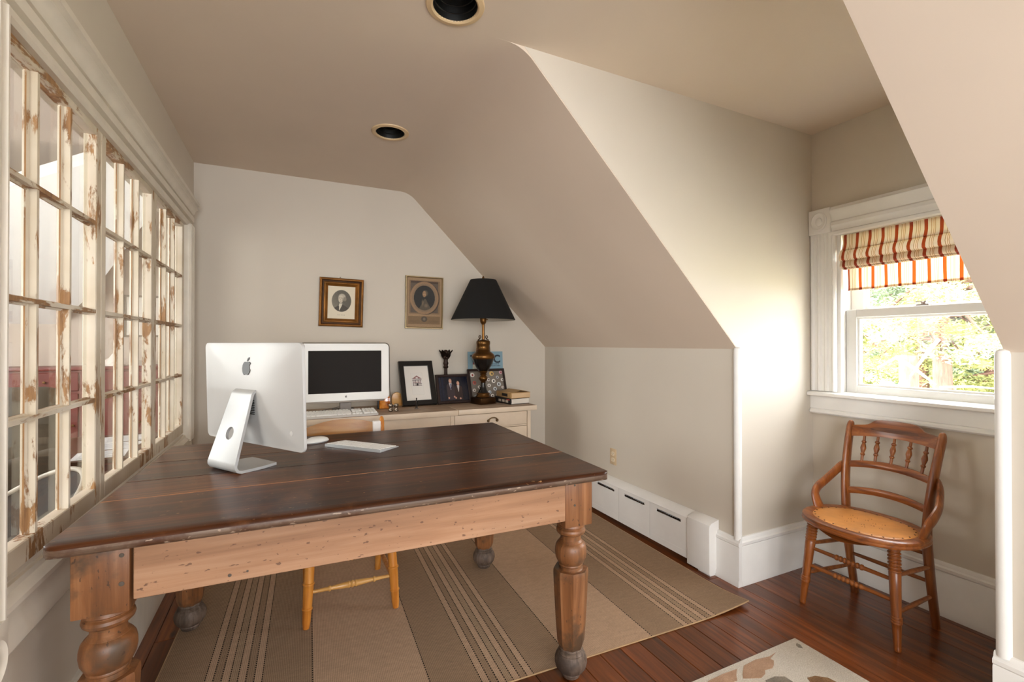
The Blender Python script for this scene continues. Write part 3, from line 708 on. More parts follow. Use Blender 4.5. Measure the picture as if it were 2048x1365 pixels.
# ------------------------------------------------------------------ farmhouse desk
DZ = 0.7536
dk = thing('farmhouse_desk', 'old pine farmhouse desk with dark plank top and thick turned legs', 'desk', (0.270, 1.890, 0.0052), math.radians(-1.4))
HX, HY = 0.757, 0.560
def plank_outline(y0, y1, front, back):
    r = 0.045; x0, x1 = -HX, HX; p = []
    def arc(cx, cy, a0): return [(cx+r*math.cos(a0+PI/2*i/6), cy+r*math.sin(a0+PI/2*i/6)) for i in range(7)]
    p += arc(x0+r, y0+r, PI) if front else [(x0, y0)]
    p += arc(x1-r, y0+r, 1.5*PI) if front else [(x1, y0)]
    p += arc(x1-r, y1-r, 0) if back else [(x1, y1)]
    p += arc(x0+r, y1-r, PI/2) if back else [(x0, y1)]
    return p
ycut = [-HY, -0.232, -0.030, 0.235, HY]
for i in range(4):
    b = MB(); y0 = ycut[i]+(0 if i == 0 else 0.0012); y1 = ycut[i+1]-(0 if i == 3 else 0.0012)
    pts = plank_outline(y0, y1, i == 0, i == 3)
    # rounded-over edge, built as stacked outlines
    th = 0.029; lv = [(0.010, 0), (0.004, 0.003), (0.0008, 0.008), (0.0, 0.014), (0.001, 0.020), (0.006, 0.027), (0.010, th)]
    rings = []
    for ins, z in lv:
        ring = []
        for (px, py) in pts:
            dx = max(-HX+ins, min(HX-ins, px)) if True else px
            dy = py
            if i == 0: dy = max(-HY+ins, dy)
            if i == 3: dy = min(HY-ins, dy)
            if 0 < i < 3 or True:
                if i != 0 and abs(py-y0) < 1e-9: dy = y0+(0.0016 if z > th*0.95 else 0)
                if i != 3 and abs(py-y1) < 1e-9: dy = y1-(0.0016 if z > th*0.95 else 0)
            ring.append(b.bm.verts.new((dx, dy, DZ-0.0052-th+z)))
        rings.append(ring)
    n = len(pts)
    for a_, b_ in zip(rings, rings[1:]):
        for k in range(n): b.bm.faces.new([a_[k], a_[(k+1) % n], b_[(k+1) % n], b_[k]])
    b.bm.faces.new(rings[0][::-1]); b.bm.faces.new(rings[-1])
    o = obj('top_plank', b, [TOP_W, EDGE_W, JOINT_W], dk, smooth=50)
    for poly in o.data.polygons:
        if abs(poly.normal.z) < 0.93 and poly.center.z < DZ-0.0052-0.0065 and (poly.center.y < -HY+0.02 or poly.center.y > HY-0.02 or abs(poly.center.x) > HX-0.02): poly.material_index = 1
        elif 0.2 < poly.normal.z < 0.95 and i < 2 and abs(poly.center.y-ycut[1]) < 0.006: poly.material_index = 2
b = MB(); b.box(-0.60, 0.60, -0.505, -0.480, 0.579, 0.7193, 0.002, 1); obj('front_apron', b, PINE_W, dk)
b = MB(); b.box(-0.60, 0.60, 0.470, 0.495, 0.579, 0.7193, 0.002, 1); obj('back_apron', b, PINE_W, dk)
for sx in (-1, 1):
    b = MB(); b.box(sx*0.700-0.0125, sx*0.700+0.0125, -0.39, 0.38, 0.579, 0.7193, 0.002, 1); obj('side_apron', b, PINE_V, dk)
def desk_leg():
    b = MB()
    b.box(-0.0555, 0.0555, -0.0555, 0.0555, 0.553, 0.7193, 0.004, 2)
    b.lathe([(0.046, 0.560), (0.047, 0.553), (0.049, 0.548), (0.050, 0.543), (0.046, 0.5395), (0.046, 0.537), (0.051, 0.533), (0.053, 0.526), (0.051, 0.519), (0.046, 0.514), (0.0385, 0.5115), (0.0365, 0.503), (0.037, 0.493), (0.041, 0.488), (0.043, 0.486), (0.043, 0.484),
             (0.0475, 0.481), (0.0535, 0.472), (0.0565, 0.458), (0.0570, 0.444), (0.0545, 0.428), (0.0480, 0.414), (0.0425, 0.408), (0.0435, 0.406), (0.0435, 0.402), (0.0395, 0.398), (0.0400, 0.391), (0.046, 0.386), (0.050, 0.380)], seg=36)
    oc = [(0.0610, 0.388), (0.0630, 0.380), (0.0632, 0.370), (0.0600, 0.300), (0.0545, 0.200), (0.0490, 0.128), (0.0440, 0.112), (0.0390, 0.104)]
    b.lathe([(0.040, 0.388)]+oc+[(0.036, 0.102)], seg=8, phase=PI/8)
    return b
def foot():
    b = MB(); b.lathe([(0.037, 0.108), (0.041, 0.104), (0.041, 0.099), (0.0375, 0.096), (0.044, 0.092), (0.047, 0.089), (0.046, 0.086), (0.053, 0.078), (0.0575, 0.065), (0.0580, 0.052), (0.0540, 0.037), (0.045, 0.025), (0.0365, 0.020), (0.0375, 0.016), (0.0345, 0.011), (0.031, 0.002), (0.028, 0.0)], seg=32); return b
LEGS = [(-0.662, -0.450), (0.654, -0.450), (-0.662, 0.440), (0.654, 0.440)]
l0 = None
for (lx, ly) in LEGS:
    if l0 is None:
        l0 = obj('leg', desk_leg(), PINE_V, dk, smooth=28); f0 = obj('foot', foot(), FOOT_W, l0)
        l0.location = (lx, ly, 0)
    else:
        k = clone(l0, dk, (lx, ly, 0)); clone(f0, k)
# bolts and nail heads on the aprons and corner posts
nail = plain('dull_nail_head', c('#5a5148'), 0.5, 0.4)
for (nx, nz, r_) in ((-0.622, 0.690, 0.0052), (-0.622, 0.622, 0.0060), (-0.40, 0.597, 0.0045), (-0.36, 0.600, 0.0030), (0.637, 0.70, 0.004), (0.637, 0.63, 0.0045)):
    nb = MB(); nb.lathe([(0, 0), (r_, 0), (r_*0.9, 0.001), (0, 0.0014)], seg=12, M=Matrix.Translation((nx, -0.5058 if abs(nx) > 0.6 else -0.5052, nz)) @ Matrix.Rotation(PI/2, 4, 'X'))
    obj('nail', nb, nail, dk)

# ------------------------------------------------------------------ desktop computer on the desk (seen from behind)
pc = thing('desktop_computer', 'silver aluminium desktop computer turned away on the dark desk, dark apple emblem on its back', 'computer', (-0.222, 1.891, DZ+0.0005), math.radians(34.1))
def rrect(w, h, r, n=6, side=0):
    p = []
    for cx, cy, a0 in ((w/2-r, h/2-r, 0), (-w/2+r, h/2-r, PI/2), (-w/2+r, -h/2+r, PI), (w/2-r, -h/2+r, 1.5*PI)):
        p += [(cx+r*math.cos(a0+PI/2*i/n), cy+r*math.sin(a0+PI/2*i/n)) for i in range(n+1)]
    if side:
        q = []
        for k in range(len(p)):
            a, b = p[k], p[(k+1) % len(p)]; q.append(a)
            if math.dist(a, b) > 0.05: q += [(a[0]+(b[0]-a[0])*j/side, a[1]+(b[1]-a[1])*j/side) for j in range(1, side)]
        p = q
    return p
PW, PH = 0.612, 0.372
MP = Matrix.Translation((0.112, 0, 0.264)) @ Matrix.Rotation(math.radians(-1.6), 4, 'Y')
def bulge(s): return -0.006-0.019*(1-s*s)**1.2
b = MB(); out = rrect(PW, PH, 0.020, 6, 14)
rings = []
for s_, x_ in [(0.997, 0.003), (1.0, 0.0), (1.0, -0.004), (0.996, -0.007)]+[(q, bulge(q)) for q in (0.97, 0.93, 0.88, 0.82, 0.75, 0.67, 0.58, 0.48, 0.38, 0.28, 0.18, 0.08)]:
    ring = []
    for p in out:
        k_ = math.hypot(p[0]/(PW/2), p[1]/(PH/2)); f_ = min(1, max(0, (0.97-s_)/0.45)); q_ = s_*((1-f_)+f_/k_)
        ring.append(b.bm.verts.new(MP @ Vector((x_, p[0]*q_, p[1]*q_))))
    rings.append(ring)
n = len(out)
for a_, b_ in zip(rings, rings[1:]):
    for k in range(n): b.bm.faces.new([a_[k], a_[(k+1) % n], b_[(k+1) % n], b_[k]][::-1])
b.bm.faces.new(rings[0]); b.bm.faces.new(rings[-1][::-1])
obj('housing', b, ALU_W, pc, smooth=40)
b = MB(); b.prism([(p[0], p[1]+0.028) for p in rrect(PW-0.006, PH-0.062, 0.014)], 0, 0.003, 0.0045, M=MP); obj('screen', b, BLACKGL, pc)
APPLE = [(0.0, 0.60), (0.18, 0.66), (0.38, 0.69), (0.60, 0.60), (0.74, 0.46), (0.60, 0.33), (0.55, 0.14), (0.60, -0.08), (0.78, -0.24), (0.66, -0.52), (0.48, -0.76), (0.30, -0.82), (0.12, -0.75), (0.0, -0.73), (-0.14, -0.76), (-0.32, -0.83), (-0.50, -0.72), (-0.68, -0.44), (-0.78, -0.10), (-0.74, 0.28), (-0.58, 0.54), (-0.36, 0.66), (-0.16, 0.65)]
LEAF = [(0.02, 0.72), (0.05, 0.92), (0.18, 1.10), (0.38, 1.18), (0.36, 0.98), (0.24, 0.82), (0.10, 0.74)]
def apple(name, k, M, mat, parent, flip=1):
    b = MB()
    for poly in (APPLE, LEAF): b.prism([(flip*p[0]*k, p[1]*k) for p in poly], 0, -0.0010, 0.0030, M=M)
    return obj(name, b, mat, parent, smooth=0)
apple('logo', 0.0325, MP @ Matrix.Translation((-0.0202, 0, 0.095)) @ Matrix.Rotation(math.radians(6.9), 4, 'Y'), LOGO_K, pc, flip=-1)
b = MB()
for k in range(9): b.box(-0.0262, -0.0235, -0.052, -0.018, -0.072+0.0062*k, -0.0692+0.0062*k, M=MP)
obj('vent', b, BLACK_EN, pc, smooth=0)
b = MB(); b.lathe([(0, 0), (0.008, 0), (0.008, 0.0006), (0.006, 0.001), (0, 0.0008)], seg=20, M=MP @ Matrix.Translation((bulge(0.86)-0.001, -0.242, -0.125)) @ Matrix.Rotation(-PI/2, 4, 'Y')); obj('lock_slot', b, plain('pale_slot', c('#c4c2bf'), 0.4), pc)
# bent plate stand with a cable hole
A_, B_ = Vector((0.008, 0, 0.036)), Vector((0.072, 0, 0.250)); tdir = (B_-A_).normalized(); nrm = Vector((-tdir.z, 0, tdir.x)); th = 0.0095
def halfw(z): return 0.089-0.026*max(0, min(1, z/0.27))
path = [(0.158, 0.0048), (0.10, 0.0048), (0.04, 0.0048), (0.024, 0.0052), (0.012, 0.0095), (0.006, 0.019), (0.0055, 0.028), (A_.x, A_.z)]
path2 = [(B_.x, B_.z), (0.0755, 0.262), (0.080, 0.270), (0.088, 0.2755), (0.100, 0.2765)]
b = MB()
def strip(pth):
    pts = [Vector((p[0], 0, p[1])) for p in pth]; rows = []
    for i, p in enumerate(pts):
        t_ = (pts[min(i+1, len(pts)-1)]-pts[max(i-1, 0)]).normalized(); nn = Vector((-t_.z, 0, t_.x))
        if nn.x > 0 and False: nn = -nn
        hw = halfw(p.z)-(0.012 if p.x > 0.15 else 0)
        rows.append([b.bm.verts.new(p+nn*(o_*th/2)+Vector((0, y_*hw, 0))) for o_, y_ in ((1, -1), (1, 1), (-1, 1), (-1, -1))])
    fs = []
    for a_, c_ in zip(rows, rows[1:]):
        for k in range(4): fs.append(b.bm.faces.new([a_[k], a_[(k+1) % 4], c_[(k+1) % 4], c_[k]]))
    fs += [b.bm.faces.new(rows[0]), b.bm.faces.new(rows[-1][::-1])]
    return fs
fs = strip(path)+strip(path2)
L = (B_-A_).length; hc = L*0.43; hr = 0.0225; N = 40
def outer(ang):
    dx, dz = math.cos(ang), math.sin(ang)
    # intersect ray from hole centre with the trapezoid (y, s)
    best = 1e9
    for k in (-1, 1):
        # y = k*(w0 + w1*s)
        w0, w1 = halfw(A_.z), (halfw(B_.z)-halfw(A_.z))/L
        den = dx-k*w1*dz
        if abs(den) > 1e-9:
            q = k*(w0+w1*hc)/den
            if q > 0: best = min(best, q)
    if dz > 1e-9: best = min(best, (L-hc)/dz)
    if dz < -1e-9: best = min(best, -hc/dz)
    return best*dx, hc+best*dz
angs = sorted([2*PI*i/N for i in range(N)]+[math.atan2(s-hc, y) % (2*PI) for y, s in ((halfw(A_.z), 0), (-halfw(A_.z), 0), (halfw(B_.z), L), (-halfw(B_.z), L))])
def pt(y, s, o_): return A_+tdir*s+nrm*(o_*th/2)+Vector((0, y, 0))
R4 = []
for a in angs:
    oy, os_ = outer(a); iy, is_ = hr*math.cos(a), hc+hr*math.sin(a)
    R4.append([b.bm.verts.new(pt(*q)) for q in ((oy, os_, 1), (iy, is_, 1), (iy, is_, -1), (oy, os_, -1))])
for k in range(len(angs)):
    a_, c_ = R4[k], R4[(k+1) % len(angs)]
    for j in range(4): fs.append(b.bm.faces.new([a_[j], a_[(j+1) % 4], c_[(j+1) % 4], c_[j]]))
bmesh.ops.remove_doubles(b.bm, verts=b.bm.verts[:], dist=0.0002)
bmesh.ops.recalc_face_normals(b.bm, faces=b.bm.faces[:])
obj('stand', b, ALU, pc, smooth=40)

# keyboard and mouse on the desk
def keyboard(name, label, loc, rz, w, d, body_mat, key_mat, rows, hf, hb, ridge):
    r = thing(name, label, 'keyboard', loc, rz)
    b = MB(); b.prism([(-d/2, 0), (d/2, 0), (d/2, hb), (d/2-0.01, hb), (-d/2+0.003, hf), (-d/2, hf-0.002)], 0, -w/2, w/2, 0.0012); obj('case', b, body_mat, r)
    b = MB(); ang = math.atan2(hb-hf, d)
    nr = len(rows); kd = (d-0.012)/nr
    for i, row in enumerate(rows):
        tot = sum(abs(q) for q in row); ux = (w-0.012)/tot; x = -w/2+0.006
        for wd in row:
            if wd > 0:
                yc = -d/2+0.007+kd*(i+0.5); zc = hf+(hb-hf)*(yc+d/2)/d
                M = Matrix.Translation((x+abs(wd)*ux/2, yc, zc)) @ Matrix.Rotation(ang, 4, 'X')
                hx_, hy_ = wd*ux/2-0.0014, kd/2-0.0014
                b.box(-hx_, hx_, -hy_, hy_, -0.001, ridge, min(0.0012, ridge*0.4), 1, M=M)
            x += abs(wd)*ux
    obj('keys', b, key_mat, r, kind='stuff', smooth=0)
    return r
ROWS = [[1.2, 1, 1, 1.3, 5, 1.3, 1, 1, 1, 0.9], [2.2]+[1]*10+[2.2], [1.8]+[1]*11+[1.8], [1.5]+[1]*12+[1.2], [1]*13+[1.6], [1]*14]
# world quad (0.138,2.159) (0.21,2.25) (0.336,1.933) (0.42,2.036); the side nearest the lens carries the raised rear edge
keyboard('slim_keyboard', 'slim silver keyboard with white keys lying on the dark desk top', (0.276, 2.0945, DZ+0.0004), math.radians(131.0), 0.300, 0.122, ALU, KEY_W, ROWS, 0.004, 0.0115, 0.0022)
ms = thing('computer_mouse', 'smooth white mouse on the desk beside the silver computer', 'mouse', (0.105, 2.268, DZ+0.0004), math.radians(30))
def ms_fn(u, v):
    a = 2*PI*u; r_ = v
    x = 0.058*r_*math.cos(a); y = 0.031*r_*math.sin(a); k = max(0.0, 1-r_**2.6)
    return (x, y, 0.006+0.021*(k**0.62)*(1-0.12*math.cos(a)*r_))
b = MB(); b.grid(ms_fn, 36, 12)
bmesh.ops.remove_doubles(b.bm, verts=b.bm.verts[:], dist=0.00002); obj('shell', b, WHITE_PL, ms, smooth=60)
b = MB(); b.lathe([(0.026, 0.0), (0.0295, 0.001), (0.0305, 0.006), (0.028, 0.007)], seg=36, sx=1.86, sy=1.0); obj('base', b, ALU, ms)

# ------------------------------------------------------------------ long cream dresser along the back wall
DR = 0.744; DY0, DY1 = 3.030, 3.520
dr = thing('low_dresser', 'cream painted low dresser with worn top against the back wall', 'dresser', (0.74, 3.28, 0))
b = MB(); b.box(-0.17, 1.036, DY0, DY1, DR-0.038, DR-0.0005, 0.004, 2); obj('top_board', b, [CREAM, CREAM_TOP], dr, world=True)
b = MB(); b.box(1.038, 1.648, DY0, DY1, DR-0.036, DR, 0.004, 2); obj('top_board', b, [CREAM, CREAM_TOP], dr, world=True)
for o in dr.children:
    for p in o.data.polygons:
        if p.normal.z > 0.9: p.material_index = 1
b = MB(); b.box(-0.13, 1.606, DY0+0.030, DY1-0.005, 0.05, DR-0.038, 0.002, 1); b.box(-0.11, 1.586, DY0+0.05, DY1-0.02, 0.0, 0.055)
obj('body', b, CREAM, dr, world=True)
for xx in (-0.12, 1.000, 1.592):
    b = MB(); b.box(xx-0.014, xx+0.014, DY0+0.019, DY0+0.032, 0.05, DR-0.0382, 0.0015, 1); obj('stile', b, CREAM, dr, world=True)
b = MB(); b.box(-0.106, 0.986, DY0+0.024, DY0+0.0305, 0.09, DR-0.0384, 0.0012, 1); obj('front_panel', b, CREAM, dr, world=True)
PULL_M = plain('antique_brass_pull', c('#6d5a40'), 0.35, 0.85, var=0.3)
for z0, z1 in ((0.607, 0.703), (0.400, 0.594), (0.190, 0.387)):
    b = MB(); b.box(1.017, 1.575, DY0+0.022, DY0+0.034, z0, z1, 0.003, 2); b.box(1.014, 1.578, DY0+0.030, DY0+0.0345, z0-0.003, z1+0.003, 0.001, 1)
    d = obj('drawer', b, CREAM, dr, world=True)
    zc_ = (z0+z1)/2
    b = MB(); cx = 1.300
    # bail pull: two rosettes and a curved handle
    b.tube([(cx+0.034*math.cos(a), DY0+0.016-0.012*math.sin(a)*0.6, zc_-0.004+0.022*math.sin(a)) for a in [PI*i/14 for i in range(15)]], [0.003+0.0022*math.sin(PI*i/14) for i in range(15)], 8)
    for sx in (-1, 1): b.lathe([(0, 0), (0.010, 0), (0.011, 0.003), (0.007, 0.008), (0.0045, 0.012), (0, 0.013)], seg=16, M=Matrix.Translation((cx+sx*0.034, DY0+0.0225, zc_-0.004)) @ Matrix.Rotation(PI/2, 4, 'X'))
    obj('pull', b, PULL_M, d, world=True)

# ------------------------------------------------------------------ white monitor on the dresser
mo = thing('white_monitor', 'wide white monitor with dark blank screen on the cream dresser', 'monitor', (0.323, 3.26, DR+0.0003))
MM = Matrix.Translation((0.0, -0.060, 0.0)) @ Matrix.Rotation(math.radians(-2.0), 4, 'X')
mw, mh, mz = 0.552, 0.372, 0.084
def ring_face(outer_p, inner_p, y, b):
    o_ = [b.bm.verts.new(MM @ Vector((p[0], y, p[1]))) for p in outer_p]; i_ = [b.bm.verts.new(MM @ Vector((p[0], y, p[1]))) for p in inner_p]
    n = len(o_)
    for k in range(n): b.bm.faces.new([o_[k], o_[(k+1) % n], i_[(k+1) % n], i_[k]])
    return o_, i_
zc_ = mz+mh/2
o_p = [(p[0], zc_+p[1]) for p in rrect(mw, mh, 0.026)]
i_p = [(p[0], zc_+0.002+p[1]) for p in rrect(mw-0.098, mh-0.096, 0.002)]
b = MB(); o1, i1 = ring_face(o_p, i_p, 0.0, b)
o2 = [b.bm.verts.new(MM @ Vector((p[0], 0.022, p[1]))) for p in o_p]; i2 = [b.bm.verts.new(MM @ Vector((p[0], 0.006, p[1]))) for p in i_p]; n = len(o1)
for k in range(n):
    b.bm.faces.new([o1[k], o2[k], o2[(k+1) % n], o1[(k+1) % n]]); b.bm.faces.new([i1[k], i1[(k+1) % n], i2[(k+1) % n], i2[k]])
b.bm.faces.new(o2[::-1]); obj('bezel', b, WHITE_PL, mo, smooth=35)
b = MB(); b.box(-mw/2+0.046, mw/2-0.046, 0.0045, 0.0058, mz+0.046, mz+mh-0.044, M=MM); obj('screen', b, SCREEN, mo, smooth=0)
ACR = plain('clear_acrylic_edge', c('#6a645c'), 0.12, var=0.05)
fr = [(-mw/2-0.022, 0.0)]+[(p[0], zc_+p[1]) for p in rrect(mw+0.014, mh+0.014, 0.03)[::-1] if p[1] > -mh/2+0.05][::-1]
arc = [(p[0], zc_+p[1]) for p in rrect(mw+0.010, mh+0.010, 0.03) if p[1] > 0]
arc = sorted(arc, key=lambda p: 0)
pth = [(mw/2+0.016, 0.003), (mw/2+0.007, mz+0.08)]+arc+[(-mw/2-0.007, mz+0.08), (-mw/2-0.016, 0.003)]
b = MB(); b.tube([MM @ Vector((p[0], 0.010, p[1])) for p in pth], 0.0030, 8); obj('acrylic_frame', b, ACR, mo)
b = MB(); b.box(-mw/2+0.01, mw/2-0.03, -0.004, 0.02, mz-0.012, mz-0.0005, 0.003, 2, M=MM); obj('lower_lip', b, plain('grey_lip', c('#8a8177'), 0.3), mo)
b = MB(); b.tube([(0, 0.0, mz+0.12), (0, 0.10, 0.07), (0, 0.155, 0.008)], 0.008, 8); b.box(-0.07, 0.07, 0.135, 0.17, 0, 0.01, 0.003, 2); b.box(-0.035, 0.035, -0.035, 0.02, 0.0, mz-0.014, 0.002, 1); obj('rear_foot', b, GREY_IN, mo)
apple('logo', 0.0085, MM @ Matrix.Translation((0.0, -0.0002, mz+0.026)) @ Matrix.Rotation(PI/2, 4, 'Z'), plain('grey_emblem', c('#6f6a66'), 0.4), mo, flip=-1)
b = MB(); b.tube([(-0.26, 0.06, 0.004), (-0.16, 0.04, 0.012), (-0.05, 0.035, 0.03), (0.02, 0.02, 0.05), (0.03, 0.02, 0.085)], 0.0022, 6); obj('cable', b, plain('grey_cable', c('#5f5a55'), 0.5), mo)
ROWS2 = [[1.4, 1.2, 1.4, 6, 1.4, 1.2, 1.4, -0.4, 1, 1, 1, -0.4, 2, 1, 1], [2.3]+[1]*10+[2.5, -0.4, -1, 1, -1, -0.4, 1, 1, 1, 1], [1.8]+[1]*11+[2.0, -3.8, 1, 1, 1, 1], [1.5]+[1]*12+[1.3, -0.4, 1, 1, 1, -0.4, 1, 1, 1, 1], [1]*13+[1.8, -0.4, 1, 1, 1, -0.4, 1, 1, 1, 1], [1, -0.4]+[1]*13+[-0.4, -0.4, 1, 1, 1, -0.4, 1, 1, 1, 1]]
keyboard('white_keyboard', 'chunky white keyboard on the cream dresser under the white monitor', (0.275, 3.117, DR+0.0002), math.radians(0.5), 0.455, 0.150, plain('clear_key_tray', c('#cfcdc8'), 0.25), KEY_W, ROWS2, 0.013, 0.024, 0.007)

# ------------------------------------------------------------------ table lamp
la = thing('table_lamp', 'tall brass urn table lamp with a black cone shade on the dresser', 'lamp', (1.322, 3.288, DR+0.0004), math.radians(14))
b = MB(); b.box(-0.072, 0.072, -0.072, 0.072, 0, 0.006, 0.0015, 1); b.box(-0.068, 0.068, -0.068, 0.068, 0.006, 0.046, 0.002, 2); b.box(-0.062, 0.062, -0.062, 0.062, 0.046, 0.050, 0.0015, 1); obj('base', b, BRASS_D, la)
b = MB(); b.lathe([(0.056, 0.050), (0.058, 0.054), (0.054, 0.060), (0.046, 0.068), (0.046, 0.072), (0.052, 0.075), (0.050, 0.080), (0.040, 0.084)], seg=32); obj('foot_ring', b, BRASS, la, smooth=50)
b = MB(); b.lathe([(0.042, 0.082), (0.036, 0.090), (0.027, 0.106), (0.021, 0.128), (0.018, 0.150), (0.017, 0.160)], seg=32); obj('pedestal', b, BLACK_EN, la, smooth=60)
b = MB(); b.lathe([(0.017, 0.158), (0.022, 0.162), (0.018, 0.167), (0.024, 0.172), (0.031, 0.182), (0.033, 0.193), (0.030, 0.204), (0.022, 0.213), (0.019, 0.217), (0.026, 0.221), (0.027, 0.226), (0.021, 0.230), (0.030, 0.236), (0.034, 0.244), (0.036, 0.248)], seg=32); obj('knop', b, BRASS, la, smooth=50)
b = MB(); b.lathe([(0.033, 0.246), (0.046, 0.262), (0.060, 0.285), (0.071, 0.308), (0.079, 0.330), (0.083, 0.343)], seg=40); obj('urn', b, BLACK_EN, la, smooth=60)
b = MB(); b.lathe([(0.083, 0.340), (0.087, 0.346), (0.0885, 0.356), (0.086, 0.367), (0.079, 0.378), (0.066, 0.388), (0.056, 0.395), (0.052, 0.402), (0.054, 0.405), (0.049, 0.410), (0.048, 0.440), (0.051, 0.446), (0.053, 0.455), (0.053, 0.470), (0.050, 0.477), (0.036, 0.482), (0.018, 0.485), (0.0105, 0.488)], seg=40); obj('shoulder', b, BRASS, la, smooth=50)
for sx in (-1, 1):
    b = MB(); b.tube([(sx*0.064, 0, 0.386), (sx*0.061, 0, 0.42), (sx*0.056, 0, 0.455), (sx*0.046, 0, 0.486), (sx*0.030, 0, 0.492)], [0.0045, 0.004, 0.004, 0.0045, 0.004], 8)
    b.tube([(sx*0.031+0.009*math.cos(a), 0, 0.507+0.010*math.sin(a)) for a in [2*PI*i/16 for i in range(16)]], 0.0035, 8, closed=True); obj('handle', b, BRASS_D, la, smooth=50)
b = MB(); b.lathe([(0.0105, 0.486), (0.0105, 0.60), (0.013, 0.602), (0.013, 0.606), (0.020, 0.612), (0.024, 0.625), (0.025, 0.650), (0.022, 0.662), (0.018, 0.664), (0.018, 0.70)], seg=24); b.tube([(0.02, -0.01, 0.64), (0.032, -0.016, 0.64)], 0.004, 8); obj('stem', b, BRASS, la, smooth=50)
b = MB()
b.tube([(0.026*math.copysign(1, s)*1.0, 0, z) if False else (s, 0, z) for s, z in ((0.022, 0.665), (0.045, 0.72), (0.052, 0.80), (0.04, 0.88), (0.012, 0.925), (-0.012, 0.925), (-0.04, 0.88), (-0.052, 0.80), (-0.045, 0.72), (-0.022, 0.665))], 0.0022, 6)
b.tube([(0.098, 0, 0.934), (-0.098, 0, 0.934)], 0.002, 6); b.tube([(0, 0.098, 0.934), (0, -0.098, 0.934)], 0.002, 6); obj('harp', b, BRASS, la)
b = MB(); b.lathe([(0, 0.69), (0.014, 0.70), (0.014, 0.715), (0.022, 0.74), (0.028, 0.77), (0.022, 0.80), (0, 0.812)], seg=20); obj('bulb', b, plain('frosted_bulb', c('#d9d6cc'), 0.4), la, smooth=60)
b = MB(); b.lathe([(0.243, 0.636), (0.2445, 0.640), (0.1005, 0.940), (0.0985, 0.942), (0.0965, 0.940), (0.2405, 0.639), (0.243, 0.636)], seg=64, cap=False)
sh = obj('shade', b, [SHADE_K, SHADE_IN], la, smooth=30)
for p in sh.data.polygons:
    cxy = Vector((p.center.x, p.center.y)); 
    if cxy.length > 0.05 and p.normal.x*p.center.x+p.normal.y*p.center.y < 0 and p.normal.z < 0.5: p.material_index = 1
b = MB(); b.lathe([(0, 0.932), (0.007, 0.934), (0.006, 0.944), (0.009, 0.950), (0.0085, 0.962), (0.004, 0.972), (0, 0.974)], seg=16); obj('finial', b, BRASS, la, smooth=50)

# ------------------------------------------------------------------ frames and small things on the dresser
def frame_ring(w, h, fw, prof, M, b=None):
    """mitred picture frame; prof = [(inset 0..fw, y)] with y negative towards the viewer; origin bottom centre"""
    b = b or MB(); loops = []
    for ins, y in prof:
        loops.append([b.bm.verts.new(M @ Vector(p)) for p in ((-w/2+ins, y, ins), (w/2-ins, y, ins), (w/2-ins, y, h-ins), (-w/2+ins, y, h-ins))])
    fs = []
    m = len(loops)
    for i in range(m):
        a_, c_ = loops[i], loops[(i+1) % m]
        for k in range(4): fs.append(b.bm.faces.new([a_[k], a_[(k+1) % 4], c_[(k+1) % 4], c_[k]]))
    bmesh.ops.recalc_face_normals(b.bm, faces=fs); return b
def smooth_path(pts, rad, k=4):
    # Catmull-Rom through the points; radii (tuples) are interpolated alongside
    P = [Vector(p) for p in pts]; out, ro = [], []
    for i in range(len(P)-1):
        p0, p1, p2, p3 = P[max(i-1, 0)], P[i], P[i+1], P[min(i+2, len(P)-1)]
        for j in range(k):
            t_ = j/k; out.append(0.5*((2*p1)+(p2-p0)*t_+(2*p0-5*p1+4*p2-p3)*t_*t_+(3*p1-p0-3*p2+p3)*t_**3))
            ro.append(tuple(a+(b-a)*t_ for a, b in zip(rad[i], rad[i+1])))
    return out+[P[-1]], ro+[rad[-1]]
def lean(x, y, z, ang, rz=0): return Matrix.Translation((x, y, z)) @ Matrix.Rotation(rz, 4, 'Z') @ Matrix.Rotation(ang, 4, 'X')
def local(root): return XF[root.name].inverted()
def standing(name, label, cat, x, y, z, w, h, ang, fw, fm, t=0.016, rz=0, group=None):
    r = thing(name, label, cat, (x, y, z), rz, group)
    M = Matrix.Rotation(-ang, 4, 'X')
    b = frame_ring(w, h, fw, [(0, 0.0), (0, -t), (0.003, -t-0.002), (fw-0.004, -t-0.0005), (fw, -t+0.003), (fw, 0.0)], M); obj('frame', b, fm, r, smooth=30)
    b = MB(); b.box(-w/2+fw*0.6, w/2-fw*0.6, -0.004, -0.0005, fw*0.6, h-fw*0.6, M=M); obj('backing', b, BLACK_FR, r, smooth=0)
    return r, M
def smooth_ell(u, v, cx, cy, rx, ry, soft=0.06):
    d = np.sqrt(((u-cx)/rx)**2+((v-cy)/ry)**2); return np.clip((1-d)/soft, 0, 1)
def over(img, m, col): return img*(1-m[..., None])+np.array(col)*m[..., None]
def box_m(u, v, x0, x1, y0, y1): return ((u > x0) & (u < x1) & (v > y0) & (v < y1)).astype(float)

